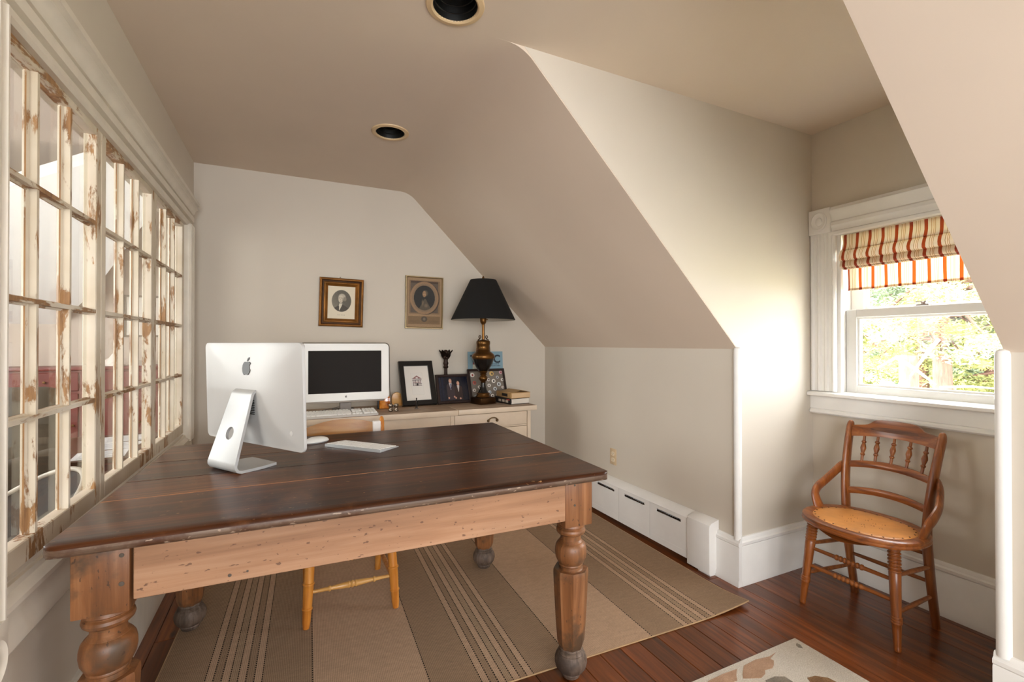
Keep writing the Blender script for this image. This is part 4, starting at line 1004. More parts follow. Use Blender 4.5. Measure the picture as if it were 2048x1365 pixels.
# black frame, white mat, small building print
w_, h_ = 0.258, 0.345
fA, M = standing('picture_frame', 'wide black picture frame with white mat and small building print leaning on the wall', 'picture frame', 0.853, 3.372, DR+0.0008, w_, h_, 0.42, 0.036, BLACK_FR, 0.022, math.radians(1.5))
def art_building(u, v):
    img = np.ones(u.shape+(3,))*np.array((0.895, 0.875, 0.845))
    img = over(img, box_m(u, v, 0.26, 0.74, 0.17, 0.80)*0.06, (0.3, 0.3, 0.3)); img = over(img, box_m(u, v, 0.27, 0.73, 0.175, 0.795), (0.885, 0.87, 0.845))
    ink = (0.42, 0.36, 0.38); red = (0.58, 0.42, 0.42)
    roof = ((v > 0.62) & (v < 0.72-np.abs(u-0.5)*0.45)).astype(float)*box_m(u, v, 0.30, 0.70, 0.5, 0.8)
    img = over(img, roof, red); img = over(img, roof*((v-0.62) < 0.02), ink)
    img = over(img, smooth_ell(u, v, 0.5, 0.655, 0.05, 0.025), (0.85, 0.8, 0.8))
    for z in (0.585, 0.475, 0.425): img = over(img, box_m(u, v, 0.32, 0.68, z, z+0.014), ink)
    for k in range(7): img = over(img, box_m(u, v, 0.335+k*0.05, 0.352+k*0.05, 0.44, 0.60)*0.8, ink)
    img = over(img, box_m(u, v, 0.475, 0.525, 0.43, 0.50), (0.2, 0.15, 0.15)); img = over(img, box_m(u, v, 0.36, 0.64, 0.51, 0.545)*0.5, red)
    return img
ink_sheet('print', w_-0.070, h_-0.070, art_building, 70, 96, PRINT, fA, M @ Matrix.Translation((0, -0.0052, 0.035)))
# two people in suits, photograph
w_, h_ = 0.272, 0.228
fB, M = standing('photo_frame', 'dark mahogany photo frame, a photo of two people in dark suits', 'photo frame', 1.128, 3.374, DR+0.0008, w_, h_, 0.36, 0.020, DARK_FR, 0.014, math.radians(1.0))
def art_people(u, v):
    rr = np.random.RandomState(2).rand(*u.shape)
    img = np.ones(u.shape+(3,))*np.array((0.085, 0.095, 0.15))
    img = img*(0.8+0.25*np.sin(u*60)[..., None]*0.5+0.2*rr[..., None]); img[u < 0.2] *= 1.35
    for cx, top, sw, suit, hair in ((0.40, 0.93, 0.135, (0.23, 0.19, 0.21), (0.36, 0.30, 0.26)), (0.66, 0.83, 0.135, (0.20, 0.15, 0.15), (0.24, 0.17, 0.13))):
        hy = top-0.10
        body = (np.abs(u-cx) < sw*np.clip((hy-0.085-v)*6+0.45, 0, 1)).astype(float)*(v < hy-0.07)*(v > 0.04)
        img = over(img, body, suit)
        img = over(img, (np.abs(u-cx) < np.clip((v-(hy-0.40))*0.14, 0, 0.045)).astype(float)*(v < hy-0.08)*(v > hy-0.36), (0.78, 0.76, 0.76))
        img = over(img, box_m(u, v, cx-0.012, cx+0.014, hy-0.34, hy-0.11), (0.30, 0.34, 0.48) if cx < 0.5 else (0.78, 0.74, 0.70))
        img = over(img, smooth_ell(u, v, cx, hy+0.018, 0.058, 0.100), hair); img = over(img, smooth_ell(u, v, cx+0.004, hy-0.008, 0.048, 0.088), (0.80, 0.62, 0.54))
        img = over(img, smooth_ell(u, v, cx-0.016, hy+0.008, 0.010, 0.010)+smooth_ell(u, v, cx+0.020, hy+0.008, 0.010, 0.010), (0.35, 0.22, 0.2))
        img = over(img, smooth_ell(u, v, cx+0.003, hy-0.050, 0.020, 0.010), (0.58, 0.32, 0.30))
    for hx_, hy_ in ((0.31, 0.13), (0.50, 0.17), (0.545, 0.12), (0.70, 0.09)): img = over(img, smooth_ell(u, v, hx_, hy_, 0.026, 0.042), (0.78, 0.58, 0.50))
    return img
ink_sheet('photo', w_-0.038, h_-0.038, art_people, 110, 90, PRINT_G, fB, M @ Matrix.Translation((0, -0.0052, 0.019)))
# frame of round badges
w_, h_ = 0.322, 0.262
fC, M = standing('badge_frame', 'dark frame of small round badges on grey cloth behind the lamp', 'badge frame', 1.424, 3.408, DR+0.0008, w_, h_, 0.33, 0.018, DARK_FR, 0.014, math.radians(1.0))
b = MB(); b.box(-w_/2+0.017, w_/2-0.017, -0.0066, -0.004, 0.017, h_-0.017, M=M); obj('cloth', b, plain('grey_felt', c('#7d746a'), 0.95, bump=0.3, bscale=400), fC, smooth=0)
bc = [c('#e2ddd4'), c('#d9cfc6'), c('#cfae6a'), c('#c9a0a8'), c('#2c2a2c'), c('#b35548'), c('#c5c9cc')]
BM_ = [plain('badge_colour', q, 0.3, var=0.02) for q in bc]; BI = [plain('badge_figure', q, 0.35) for q in (c('#3a3a3c'), c('#5d5048'), c('#7f8c99'), c('#8c3d35'))]
rb = random.Random(11)
for k, (bx, bz, br_, m) in enumerate([(-0.122, 0.215, 0.0185, 0), (-0.112, 0.150, 0.015, 5), (-0.120, 0.090, 0.014, 1), (-0.115, 0.040, 0.013, 6), (-0.075, 0.115, 0.013, 0), (-0.07, 0.055, 0.014, 6), (-0.03, 0.20, 0.015, 1), (0.012, 0.172, 0.014, 1), (0.012, 0.125, 0.0145, 0), (0.010, 0.070, 0.014, 6), (0.046, 0.222, 0.0195, 2), (0.056, 0.160, 0.0170, 0), (0.060, 0.095, 0.0155, 6), (0.030, 0.040, 0.014, 0), (0.094, 0.190, 0.0125, 6), (0.128, 0.230, 0.0145, 3), (0.100, 0.132, 0.018, 6), (0.134, 0.168, 0.013, 0), (0.075, 0.045, 0.014, 1), (0.130, 0.105, 0.012, 1)]):
    b = MB(); b.lathe([(br_, 0), (br_, 0.001), (br_*0.8, 0.0026), (br_*0.4, 0.0036), (0, 0.004)], seg=20, M=M @ Matrix.Translation((bx, -0.0066, bz)) @ Matrix.Rotation(PI/2, 4, 'X')); o = obj('badge', b, BM_[m], fC, smooth=60)
    b = MB(); b.lathe([(0, 0.0030), (br_*0.52, 0.0033), (br_*0.50, 0.0040), (0, 0.0046)], seg=9, sx=rb.uniform(0.6, 1), sy=1, M=M @ Matrix.Translation((bx+rb.uniform(-0.2, 0.2)*br_, -0.0066, bz-0.1*br_)) @ Matrix.Rotation(PI/2, 4, 'X')); obj('emblem', b, rb.choice(BI), o, smooth=40)
# blue magazine leaning against the wall behind
mg = thing('blue_magazine', 'pale blue magazine cover standing behind the lamp and badge frame', 'magazine', (1.436, 3.497, DR+0.0008), math.radians(0.5))
M = Matrix.Rotation(-0.075, 4, 'X')
b = MB(); b.box(-0.154, 0.154, -0.0015, 0.0015, 0, 0.392, M=M); obj('cover', b, plain('faded_blue_cover', c('#7f9fae'), 0.5, var=0.06), mg, smooth=0)
TM = M @ Matrix.Translation((0, -0.0016, 0)) @ Matrix.Rotation(PI/2, 4, 'X')
INK_D = plain('dark_print_ink', c('#1f2c38'), 0.6)
text_mesh('lettering', 'T', 0.090, INK_D, mg, TM @ Matrix.Translation((-0.132, 0.300, 0)))
text_mesh('lettering', 'IC', 0.090, INK_D, mg, TM @ Matrix.Translation((0.046, 0.300, 0)))
b = MB()
for k, (x0, x1, z) in enumerate(((0.055, 0.118, 0.288), (0.050, 0.130, 0.273))):
    x = x0
    while x < x1: 
        dx = rb.uniform(0.006, 0.014); b.box(x, min(x1, x+dx), -0.0024, -0.0014, z-0.003, z+0.003, M=M); x += dx+0.004
obj('small_print', b, INK_D, mg, smooth=0)
b = MB(); b.box(-0.112, -0.080, -0.0022, -0.0014, 0.30-0.012, 0.30+0.004, M=M); obj('red_figure', b, plain('red_ink', c('#a24a4a'), 0.6), mg, smooth=0)
b = MB(); b.prism([(-0.118, 0.235), (-0.085, 0.232), (-0.070, 0.255), (-0.088, 0.285), (-0.112, 0.287)], 1, -0.0022, -0.0014, M=M); obj('white_figure', b, plain('pale_ink', c('#c9cfc4'), 0.6), mg, smooth=0)
# tulip candle holder
tu = thing('tulip_candle_holder', 'dark brown tulip shaped candle holder standing behind the photo frame', 'candle holder', (1.091, 3.496, DR+0.0004))
b = MB(); b.lathe([(0.030, 0), (0.031, 0.006), (0.022, 0.012), (0.011, 0.02), (0.010, 0.18), (0.0165, 0.190), (0.0165, 0.214), (0.013, 0.220), (0.0125, 0.262), (0.019, 0.268), (0.021, 0.275), (0.017, 0.282), (0.0155, 0.288), (0.020, 0.296), (0.021, 0.304), (0.016, 0.318), (0.017, 0.334), (0.012, 0.336)], seg=24); obj('stem', b, IRON, tu, smooth=45)
b = MB(); b.lathe([(0.012, 0.330), (0.024, 0.338), (0.028, 0.350), (0.024, 0.36), (0, 0.352)], seg=24); obj('cup', b, IRON, tu, smooth=50)
b = MB(); b.lathe([(0.010, 0.345), (0.019, 0.356), (0.0235, 0.372), (0.022, 0.388), (0.015, 0.402), (0.007, 0.408), (0, 0.409)], seg=20); obj('bud', b, IRON, tu, smooth=60)
for k in range(4):
    a = 2*PI*k/4-PI/4; R = Matrix.Rotation(a, 4, 'Z')
    def petal(u, v, R=R):
        w = 0.031*math.sin(PI*min(1, 0.20+0.74*v))**0.8; s = (u-0.5)*2
        return R @ Vector((0.018+0.026*v**1.2+0.016*v**4-0.012*s*s*(1-v*0.6), s*w, 0.336+0.074*v-0.012*s*s*v))
    b = MB(); b.grid(petal, 8, 10); 
    bmesh.ops.solidify(b.bm, geom=b.bm.faces[:], thickness=0.003); obj('petal', b, IRON, tu, smooth=60)
# books
PAGES = plain('page_block', c('#d9d2c6'), 0.8, var=0.05, bump=0.3, bscale=150); PAGES_T = plain('yellowed_page_block', c('#cfb08a'), 0.8, var=0.06, bump=0.3, bscale=150)
def book(name, label, loc, rz, w, d, h, cover, pages, ext):
    """spine along local -x side; w across, d spine length"""
    r = thing(name, label, 'book', loc, rz, None)
    b = MB(); b.box(0, w, 0, d, 0, 0.003, 0.0008, 1); b.box(0, w, 0, d, h-0.003, h, 0.0008, 1)
    b.tube([(0.001, 0, h/2), (0.001, d, h/2)], [(0.006, h/2)]*2, 16, up=(1, 0, 0)); obj('cover', b, cover, r, smooth=50)
    b = MB(); b.box(0.004, w-ext, 0.003, d-0.003, 0.003, h-0.003); obj('pages', b, pages, r, smooth=0)
    return r
SP_K = plain('black_book_cloth', c('#1a1412'), 0.6, var=0.1)
TAN = plain('tan_book_cloth', c('#a98658'), 0.7, var=0.12)
bk1 = book('thick_book', 'thick book with black spine and white pages, lower of the two on the dresser', (1.480, 3.128, DR+0.0004), math.radians(8), 0.168, 0.225, 0.043, SP_K, PAGES, 0.002)
b = MB()
for k in range(3): b.box(-0.0062, -0.0052, 0.03+0.05*k, 0.065+0.05*k, 0.012, 0.030)
obj('spine_label', b, plain('pale_spine_ink', c('#b9ab98'), 0.6), bk1, smooth=0)
b = MB(); b.box(-0.0066, -0.0048, 0.010, 0.05, 0.030, 0.040); obj('red_label', b, plain('red_spine_ink', c('#a3423c'), 0.6), bk1, smooth=0)
bk2 = book('old_tan_book', 'worn tan book with black spine label, on top of the white paged book', (1.484, 3.134, DR+0.0438), math.radians(5), 0.172, 0.220, 0.042, TAN, PAGES_T, 0.001)
b = MB(); b.box(-0.0068, -0.0046, 0.045, 0.130, 0.012, 0.034); obj('spine_label', b, SP_K, bk2, smooth=0)
pb = thing('folded_paper', 'folded brown paper lying open on the tan book', 'paper', (1.57, 3.25, DR+0.0862), math.radians(12))
b = MB(); b.prism([(-0.075, 0.0), (0.0, 0.016), (0.072, 0.002), (0.072, 0.0), (0.0, 0.013), (-0.075, -0.0005)], 1, -0.08, 0.08); obj('sheet', b, plain('brown_paper', c('#a98a60'), 0.75, var=0.1), pb, smooth=0)
# amber box and arched wooden block behind the monitor foot and the black frame
ab = thing('amber_box', 'small glossy amber box behind the right end of the white keyboard', 'box', (0.597, 3.345, DR+0.0004), math.radians(-12))
AMB = NT('amber_glaze'); AMB.base(AMB.ramp(AMB.noise(AMB.coords((30, 30, 18)), 1, 4), [(0.3, c('#7d3a0c')), (0.5, c('#c8701c')), (0.7, c('#efa24a'))])); AMB.set(Roughness=0.15, Coat_Weight=0.6)
b = MB(); b.box(-0.036, 0.042, -0.04, 0.04, 0, 0.082, 0.006, 3); obj('body', b, AMB.m, ab)
b = MB(); b.box(-0.050, -0.0365, -0.036, 0.036, 0, 0.078, 0.002, 1); obj('side_panel', b, BLACK_EN, ab)
b = MB(); b.box(-0.034, 0.040, -0.038, 0.038, 0.082, 0.086, 0.001, 1); obj('lid', b, AMB.m, ab)
wk = thing('arched_wooden_block', 'light wooden block with rounded top, half hidden behind the black frame', 'wooden block', (0.700, 3.452, DR+0.0004), 0)
b = MB(); b.prism([(-0.035, 0), (0.04, 0), (0.04, 0.06)]+[(0.0025+0.0375*math.cos(a), 0.06+0.0375*math.sin(a)) for a in [PI*i/12 for i in range(1, 12)]]+[(-0.035, 0.06)], 1, -0.012, 0.012, 0.002); obj('block', b, HONEY_X, wk)
b = MB(); b.box(-0.042, 0.046, -0.018, 0.018, 0, 0.006, 0.001, 1); obj('base', b, HONEY_X, wk)
# opera glasses
og = thing('opera_glasses', 'small tarnished brass opera glasses standing at the front edge of the dresser', 'opera glasses', (0.622, 3.165, DR+0.0004), math.radians(-8))
for sx in (-1, 1):
    b = MB(); b.lathe([(0.0135, 0), (0.0150, 0.002), (0.0150, 0.009), (0.0120, 0.014), (0.0105, 0.024), (0.0125, 0.030), (0.0150, 0.034), (0.0150, 0.046), (0.0130, 0.050), (0.0090, 0.050), (0.0, 0.046)], seg=24); b.bm.transform(Matrix.Translation((sx*0.0185, 0, 0))); obj('barrel', b, NICKEL, og, smooth=40)
b = MB(); b.box(-0.012, 0.012, -0.003, 0.003, 0.016, 0.020, 0.001, 1); b.box(-0.012, 0.012, -0.003, 0.003, 0.036, 0.040, 0.001, 1); b.lathe([(0.005, 0.012), (0.005, 0.044), (0, 0.045)], seg=16); obj('bridge', b, NICKEL, og)
# tiny metal figurine in front of the black frame
fg = thing('metal_figurine', 'tiny dark metal standing figure in front of the black picture frame', 'figurine', (0.793, 3.225, DR+0.0004), math.radians(10))
b = MB(); b.lathe([(0.014, 0), (0.014, 0.003), (0.010, 0.005), (0, 0.006)], seg=18); obj('base', b, GREY_IN, fg)
b = MB()
b.tube([(-0.004, 0, 0.005), (-0.0045, -0.001, 0.018), (-0.003, 0, 0.032)], [0.0026, 0.0030, 0.004], 8); b.tube([(0.005, 0, 0.005), (0.0045, -0.001, 0.018), (0.003, 0, 0.032)], [0.0026, 0.0030, 0.004], 8)
b.lathe([(0.004, 0.029), (0.0075, 0.034), (0.0070, 0.042), (0.0090, 0.052), (0.0080, 0.057), (0.003, 0.060), (0.0028, 0.062), (0.0048, 0.066), (0.0052, 0.070), (0.0035, 0.075), (0, 0.0765)], seg=14, sx=1, sy=0.75)
b.tube([(-0.008, 0, 0.055), (-0.013, -0.002, 0.046), (-0.012, -0.006, 0.036)], [0.0028, 0.0026, 0.002], 8); b.tube([(0.008, 0, 0.055), (0.013, -0.003, 0.047), (0.009, -0.008, 0.041)], [0.0028, 0.0026, 0.002], 8)
obj('figure', b, plain('dark_pewter', c('#3b3836'), 0.3, 0.8, var=0.4), fg, smooth=50)

# ------------------------------------------------------------------ the two portraits on the back wall
p1 = thing('portrait_frame', 'square gilded wooden frame, oval engraving of a white haired man on cream paper', 'picture', (0.3205, YB-0.003, 1.322), 0)
w_, h_ = 0.300, 0.348; M = Matrix.Rotation(math.radians(1.2), 4, 'Y') @ Matrix.Rotation(0.03, 4, 'X')
b = frame_ring(w_, h_, 0.058, [(0, 0), (0, -0.012), (0.003, -0.022), (0.010, -0.026), (0.015, -0.024), (0.017, -0.020)], M); 
b2 = frame_ring(w_, h_, 0.058, [(0.030, 0.0), (0.030, -0.017), (0.034, -0.021), (0.040, -0.022), (0.046, -0.016), (0.056, -0.009), (0.058, -0.006), (0.058, 0.0)], M, b)
obj('frame', b2, GILT, p1, smooth=40)
b = frame_ring(w_, h_, 0.058, [(0.016, -0.001), (0.016, -0.0195), (0.022, -0.0155), (0.030, -0.0185), (0.0305, -0.001)], M); obj('inner_groove', b, GILT_D, p1, smooth=40)
bd = MB()
for k in range(34):
    s = k/33
    for zz in (0.0125, h_-0.0125):
        bd.lathe([(0, 0), (0.0028, 0.0006), (0.0022, 0.0022), (0, 0.003)], seg=6, M=M @ Matrix.Translation((-w_/2+0.012+s*(w_-0.024), -0.0245, zz)) @ Matrix.Rotation(PI/2, 4, 'X'))
    for xx in (-w_/2+0.0125, w_/2-0.0125):
        bd.lathe([(0, 0), (0.0028, 0.0006), (0.0022, 0.0022), (0, 0.003)], seg=6, M=M @ Matrix.Translation((xx, -0.0245, 0.012+s*(h_-0.024))) @ Matrix.Rotation(PI/2, 4, 'X'))
obj('beading', bd, GILT, p1, smooth=40)
b = MB(); b.box(-w_/2+0.05, w_/2-0.05, -0.004, -0.0005, 0.05, h_-0.05, M=M); obj('backing', b, MAT_B, p1, smooth=0)
def art_engraving(u, v):
    rr = np.random.RandomState(4).rand(*u.shape); img = np.ones(u.shape+(3,))*np.array((0.86, 0.82, 0.73))
    ov = smooth_ell(u, v, 0.5, 0.55, 0.355, 0.335, 0.03)
    tone = 0.36+0.20*np.clip((0.62-u)*1.3+(0.5-v)*0.9, 0, 1)+0.06*(rr-0.5)
    bgc = np.stack([tone*1.0, tone*0.95, tone*0.83], -1); port = bgc.copy()
    coat = ((v < 0.47-np.abs(u-0.5)*0.55) & (v < 0.44)).astype(float); port = over(port, coat, (0.27, 0.245, 0.21))
    port = over(port, coat*(np.sin((u*1.2+v)*70) > 0.82)*0.5, (0.36, 0.33, 0.28))
    port = over(port, ((np.abs(u-0.475+0.25*(0.46-v)) < 0.055*np.clip((v-0.25)*6, 0, 1)) & (v < 0.47)).astype(float), (0.82, 0.79, 0.72))
    port = over(port, smooth_ell(u, v, 0.515, 0.665, 0.150, 0.120, 0.25), (0.70, 0.67, 0.60)); port = over(port, smooth_ell(u, v, 0.62, 0.61, 0.07, 0.08, 0.4), (0.52, 0.49, 0.43))
    port = over(port, smooth_ell(u, v, 0.475, 0.605, 0.098, 0.128, 0.18), (0.78, 0.74, 0.66))
    port = over(port, smooth_ell(u, v, 0.55, 0.57, 0.04, 0.10, 0.8)*0.55, (0.42, 0.39, 0.34))
    for ex in (0.435, 0.51): port = over(port, smooth_ell(u, v, ex, 0.632, 0.026, 0.010, 0.5)*0.8, (0.28, 0.25, 0.2)); port = over(port, smooth_ell(u, v, ex, 0.652, 0.032, 0.006, 0.5)*0.6, (0.35, 0.31, 0.26))
    port = over(port, smooth_ell(u, v, 0.462, 0.585, 0.016, 0.020, 0.5)*0.6, (0.40, 0.36, 0.3)); port = over(port, smooth_ell(u, v, 0.465, 0.540, 0.032, 0.008, 0.5)*0.75, (0.36, 0.30, 0.26))
    img = over(img, ov, (0, 0, 0))+port*ov[..., None]
    cap = box_m(u, v, 0.36, 0.64, 0.115, 0.130)*(np.sin(u*210+np.sin(u*47)*2) > -0.2)
    return over(img, cap*0.55, (0.35, 0.32, 0.28))
ink_sheet('print', w_-0.112, h_-0.112, art_engraving, 96, 116, PRINT, p1, M @ Matrix.Translation((0, -0.0052, 0.056)))
b = MB(); b.lathe([(0, 0), (0.003, 0.001), (0.003, 0.004), (0, 0.006)], seg=12, M=Matrix.Translation((-0.004, -0.001, h_+0.008)) @ Matrix.Rotation(PI/2, 4, 'X')); b.tube([(-0.012, -0.003, h_-0.002), (-0.004, -0.004, h_+0.008), (0.004, -0.003, h_-0.002)], 0.0008, 6); obj('hook', b, BRASS, p1)
p2 = thing('portrait_frame', 'narrow silver framed old brown print of an oval portrait, left of the lamp', 'picture', (0.928, YB-0.003, 1.316), 0)
w_, h_ = 0.297, 0.405; M = Matrix.Rotation(math.radians(0.4), 4, 'Y') @ Matrix.Rotation(0.02, 4, 'X')
b = frame_ring(w_, h_, 0.013, [(0, 0), (0, -0.016), (0.002, -0.020), (0.007, -0.020), (0.009, -0.015), (0.012, -0.012), (0.013, -0.008), (0.013, 0)], M); obj('frame', b, SILVER, p2, smooth=30)
b = MB(); b.box(-w_/2+0.01, w_/2-0.01, -0.006, -0.0005, 0.01, h_-0.01, M=M); obj('backing', b, BLACK_FR, p2, smooth=0)
def art_old(u, v):
    rr = np.random.RandomState(6).rand(*u.shape); img = np.ones(u.shape+(3,))*np.array((0.60, 0.49, 0.36))
    img = over(img, box_m(u, v, 0.06, 0.95, 0.27, 0.95), (0.50, 0.40, 0.29)); img = over(img, box_m(u, v, 0.10, 0.90, 0.29, 0.93), (0.36, 0.31, 0.26))
    img = over(img, box_m(u, v, 0.10, 0.90, 0.89, 0.93), (0.27, 0.20, 0.15)); img = over(img, box_m(u, v, 0.04, 0.96, 0.06, 0.245), (0.48, 0.38, 0.26))
    img = over(img, box_m(u, v, 0.04, 0.96, 0.225, 0.245), (0.62, 0.50, 0.37))
    img = over(img, smooth_ell(u, v, 0.53, 0.585, 0.42, 0.335, 0.03)*0.7, (0.20, 0.15, 0.11)); img = over(img, smooth_ell(u, v, 0.5, 0.595, 0.415, 0.335, 0.02), (0.58, 0.46, 0.34)); img = over(img, smooth_ell(u, v, 0.5, 0.595, 0.36, 0.29, 0.02), (0.52, 0.43, 0.33))
    ins = smooth_ell(u, v, 0.5, 0.595, 0.305, 0.255, 0.02); port = np.ones(u.shape+(3,))*np.array((0.13, 0.12, 0.105)); port += (0.14*np.clip((u-0.55)*2, 0, 1)*np.clip((v-0.35)*2, 0, 1))[..., None]
    port = over(port, ((np.abs(u-0.52) < 0.19*np.clip((0.60-v)*4, 0, 1)) & (v < 0.58)).astype(float), (0.33, 0.29, 0.23)); port = over(port, smooth_ell(u, v, 0.55, 0.44, 0.07, 0.05, 0.6), (0.46, 0.38, 0.30)); port = over(port, smooth_ell(u, v, 0.45, 0.50, 0.04, 0.08, 0.6)*0.7, (0.5, 0.42, 0.32))
    port = over(port, smooth_ell(u, v, 0.535, 0.690, 0.085, 0.075, 0.4), (0.34, 0.30, 0.24)); port = over(port, smooth_ell(u, v, 0.495, 0.675, 0.062, 0.075, 0.3), (0.66, 0.52, 0.38)); port = over(port, smooth_ell(u, v, 0.47, 0.695, 0.016, 0.008, 0.5)+smooth_ell(u, v, 0.52, 0.695, 0.016, 0.008, 0.5), (0.25, 0.18, 0.12)); port = over(port, smooth_ell(u, v, 0.49, 0.642, 0.022, 0.006, 0.5), (0.35, 0.22, 0.16))
    img = img*(1-ins[..., None])+port*ins[..., None]
    img = over(img, smooth_ell(u, v, 0.5, 0.165, 0.10, 0.065, 0.25)*(0.6+0.4*rr), (0.27, 0.24, 0.20)); img = over(img, smooth_ell(u, v, 0.5, 0.165, 0.045, 0.035, 0.3), (0.45, 0.40, 0.33))
    for z in (0.10, 0.125, 0.15): img = over(img, box_m(u, v, 0.08, 0.38, z, z+0.005)*0.4+box_m(u, v, 0.62, 0.92, z, z+0.005)*0.4, (0.3, 0.24, 0.17))
    return img*(0.95+0.08*rr[..., None])
ink_sheet('print', w_-0.024, h_-0.024, art_old, 96, 130, PRINT, p2, M @ Matrix.Translation((0, -0.0072, 0.012)))

# ------------------------------------------------------------------ honey oak chair tucked behind the desk
oc = thing('oak_chair', 'honey coloured oak chair with arched back pushed in behind the desk', 'chair', (0.243, 2.32, 0.006))
def OC(name, b, m, parent=None, label=None): return obj(name, b, m, parent or oc, world=True, smooth=40, label=label)
zt = 0.44
ringp = [(0, 0.0125), (0.06, 0.0165), (0.17, 0.0185), (0.178, 0.0215), (0.188, 0.0215), (0.196, 0.0185), (0.34, 0.0210), (0.40, 0.0215), (0.408, 0.0245), (0.418, 0.0245), (0.426, 0.0205), (0.70, 0.0200), (0.86, 0.0175), (0.87, 0.0200), (0.89, 0.0200), (0.90, 0.0165), (1.0, 0.0135)]
for (fx, fy, tx, ty) in ((0.058, 2.128, 0.082, 2.165), (0.430, 2.126, 0.405, 2.165)):
    b = MB(); b.turned((fx, fy, 0.006), (tx, ty, zt), ringp, 18); OC('leg', b, HONEY)
for (fx, tx) in ((0.070, 0.062), (0.416, 0.424)):
    b = MB(); b.tube([(fx, 2.535, 0.006), (fx+(tx-fx)*0.3, 2.510, 0.15), (tx, 2.495, 0.42), (tx+(0.012 if tx > 0.2 else -0.012), 2.535, 0.62), (tx+(0.022 if tx > 0.2 else -0.022), 2.592, 0.775), (tx+(0.022 if tx > 0.2 else -0.022), 2.597, 0.795), (tx+(0.022 if tx > 0.2 else -0.022), 2.599, 0.804)], [0.015, 0.017, 0.018, 0.016, 0.0135, 0.0105, 0.004], 12); OC('back_post', b, HONEY)
b = MB(); sp = []
for i in range(40):
    a = 2*PI*i/40; ca, sa = math.cos(a), math.sin(a); sp.append((0.243+0.205*math.copysign(abs(ca)**0.6, ca), 2.32+0.195*math.copysign(abs(sa)**0.6, sa)))
b.prism(sp, 2, zt-0.008, zt+0.016, 0.006); OC('seat', b, HONEY_X)
def oc_rail(z0, z1, arch, y_end, bow, x0, x1, th=0.010):
    b = MB()
    def fn(u, v):
        x = x0+(x1-x0)*u; k = 1-(2*u-1)**2
        return (x, y_end+bow*k+0.010*(v-0.5), z0+arch*k*0.8+(z1-z0)*v*(0.78+0.22*k)+arch*0.35*k*v)
    b.grid(fn, 26, 6)
    bmesh.ops.solidify(b.bm, geom=b.bm.faces[:], thickness=th); return b
OC('crest_rail', oc_rail(0.706, 0.777, 0.020, 2.566, 0.035, 0.045, 0.441), HONEY_X)
OC('back_slat', oc_rail(0.600, 0.630, 0.012, 2.530, 0.030, 0.055, 0.431), HONEY_X)
tpb = MB(); tpb.box(0.396, 0.436, 2.560, 2.588, 0.699, 0.784, 0.003, 1); tpb.box(0.384, 0.425, 2.562, 2.580, 0.692, 0.703, 0.002, 1)
OC('cloth_wrap', tpb, plain('white_cloth_tape', c('#e6e3de'), 0.8, bump=0.3, bscale=120), label='white cloth strip wrapped round the crest rail end')
strp = [(0, 0.007), (0.20, 0.0085), (0.215, 0.0125), (0.225, 0.0125), (0.24, 0.0085), (0.38, 0.0125), (0.44, 0.0135), (0.455, 0.0160), (0.475, 0.0120), (0.50, 0.0165), (0.525, 0.0120), (0.545, 0.0160), (0.56, 0.0135), (0.62, 0.0125), (0.76, 0.0085), (0.775, 0.0125), (0.785, 0.0125), (0.80, 0.0085), (1, 0.007)]
for z, yy in ((0.148, 2.140), (0.262, 2.150)):
    b = MB(); d = (z-0.009)/(zt-0.009)
    b.turned((0.058+0.024*d+0.012, yy, z), (0.430-0.025*d-0.012, yy, z), strp, 14); OC('stretcher', b, HONEY_X)
for x_, xb in ((0.070, 0.070), (0.418, 0.418)):
    for z in (0.135, 0.235):
        b = MB(); b.turned((x_, 2.150, z), (xb, 2.502, z), [(0, 0.008), (0.5, 0.012), (1, 0.008)], 12); OC('stretcher', b, HONEY)
b = MB(); b.turned((0.080, 2.512, 0.17), (0.406, 2.512, 0.17), [(0, 0.008), (0.5, 0.011), (1, 0.008)], 12); OC('stretcher', b, HONEY_X)

# ------------------------------------------------------------------ antique side chair by the window
ch = thing('side_chair', 'antique reddish wood side chair with tan leather seat under the window', 'chair', (2.300, 1.168, 0))
def CH(name, b, m, parent=None, label=None, smooth=40): return obj(name, b, m, parent or ch, world=True, smooth=smooth, label=label)
SC = (2.238, 1.165); RX, RY = 0.192, 0.226
def seat_ring(rx, ry, a): 
    ca, sa = math.cos(a), math.sin(a); return (SC[0]+rx*math.copysign(abs(ca)**0.88, ca), SC[1]+ry*math.copysign(abs(sa)**0.88, sa))
b = MB(); N = 56
prof = [(0.030, 0.398), (0.010, 0.398), (0.002, 0.402), (0.0, 0.408), (0.004, 0.414), (0.002, 0.419), (0.003, 0.426), (0.010, 0.430), (0.020, 0.431), (0.030, 0.429), (0.038, 0.4285), (0.042, 0.424), (0.046, 0.410), (0.046, 0.398)]
loops = [[b.bm.verts.new((*seat_ring(RX-i_, RY-i_, 2*PI*k/N), z)) for k in range(N)] for i_, z in prof]
for i in range(len(loops)):
    a_, c_ = loops[i], loops[(i+1) % len(loops)]
    for k in range(N): b.bm.faces.new([a_[k], a_[(k+1) % N], c_[(k+1) % N], c_[k]])
bmesh.ops.recalc_face_normals(b.bm, faces=b.bm.faces[:])
CH('seat_frame', b, CHAIR_WY)
b = MB(); rr_ = []
for k_, z in ((1.0, 0.4225), (0.985, 0.4265), (0.93, 0.4285), (0.8, 0.4295), (0.6, 0.4285), (0.35, 0.4265), (0.1, 0.4255)):
    rr_.append([b.bm.verts.new((*seat_ring((RX-0.040)*k_, (RY-0.040)*k_, 2*PI*k/N), z)) for k in range(N)])
for a_, c_ in zip(rr_, rr_[1:]):
    for k in range(N): b.bm.faces.new([a_[k], a_[(k+1) % N], c_[(k+1) % N], c_[k]])
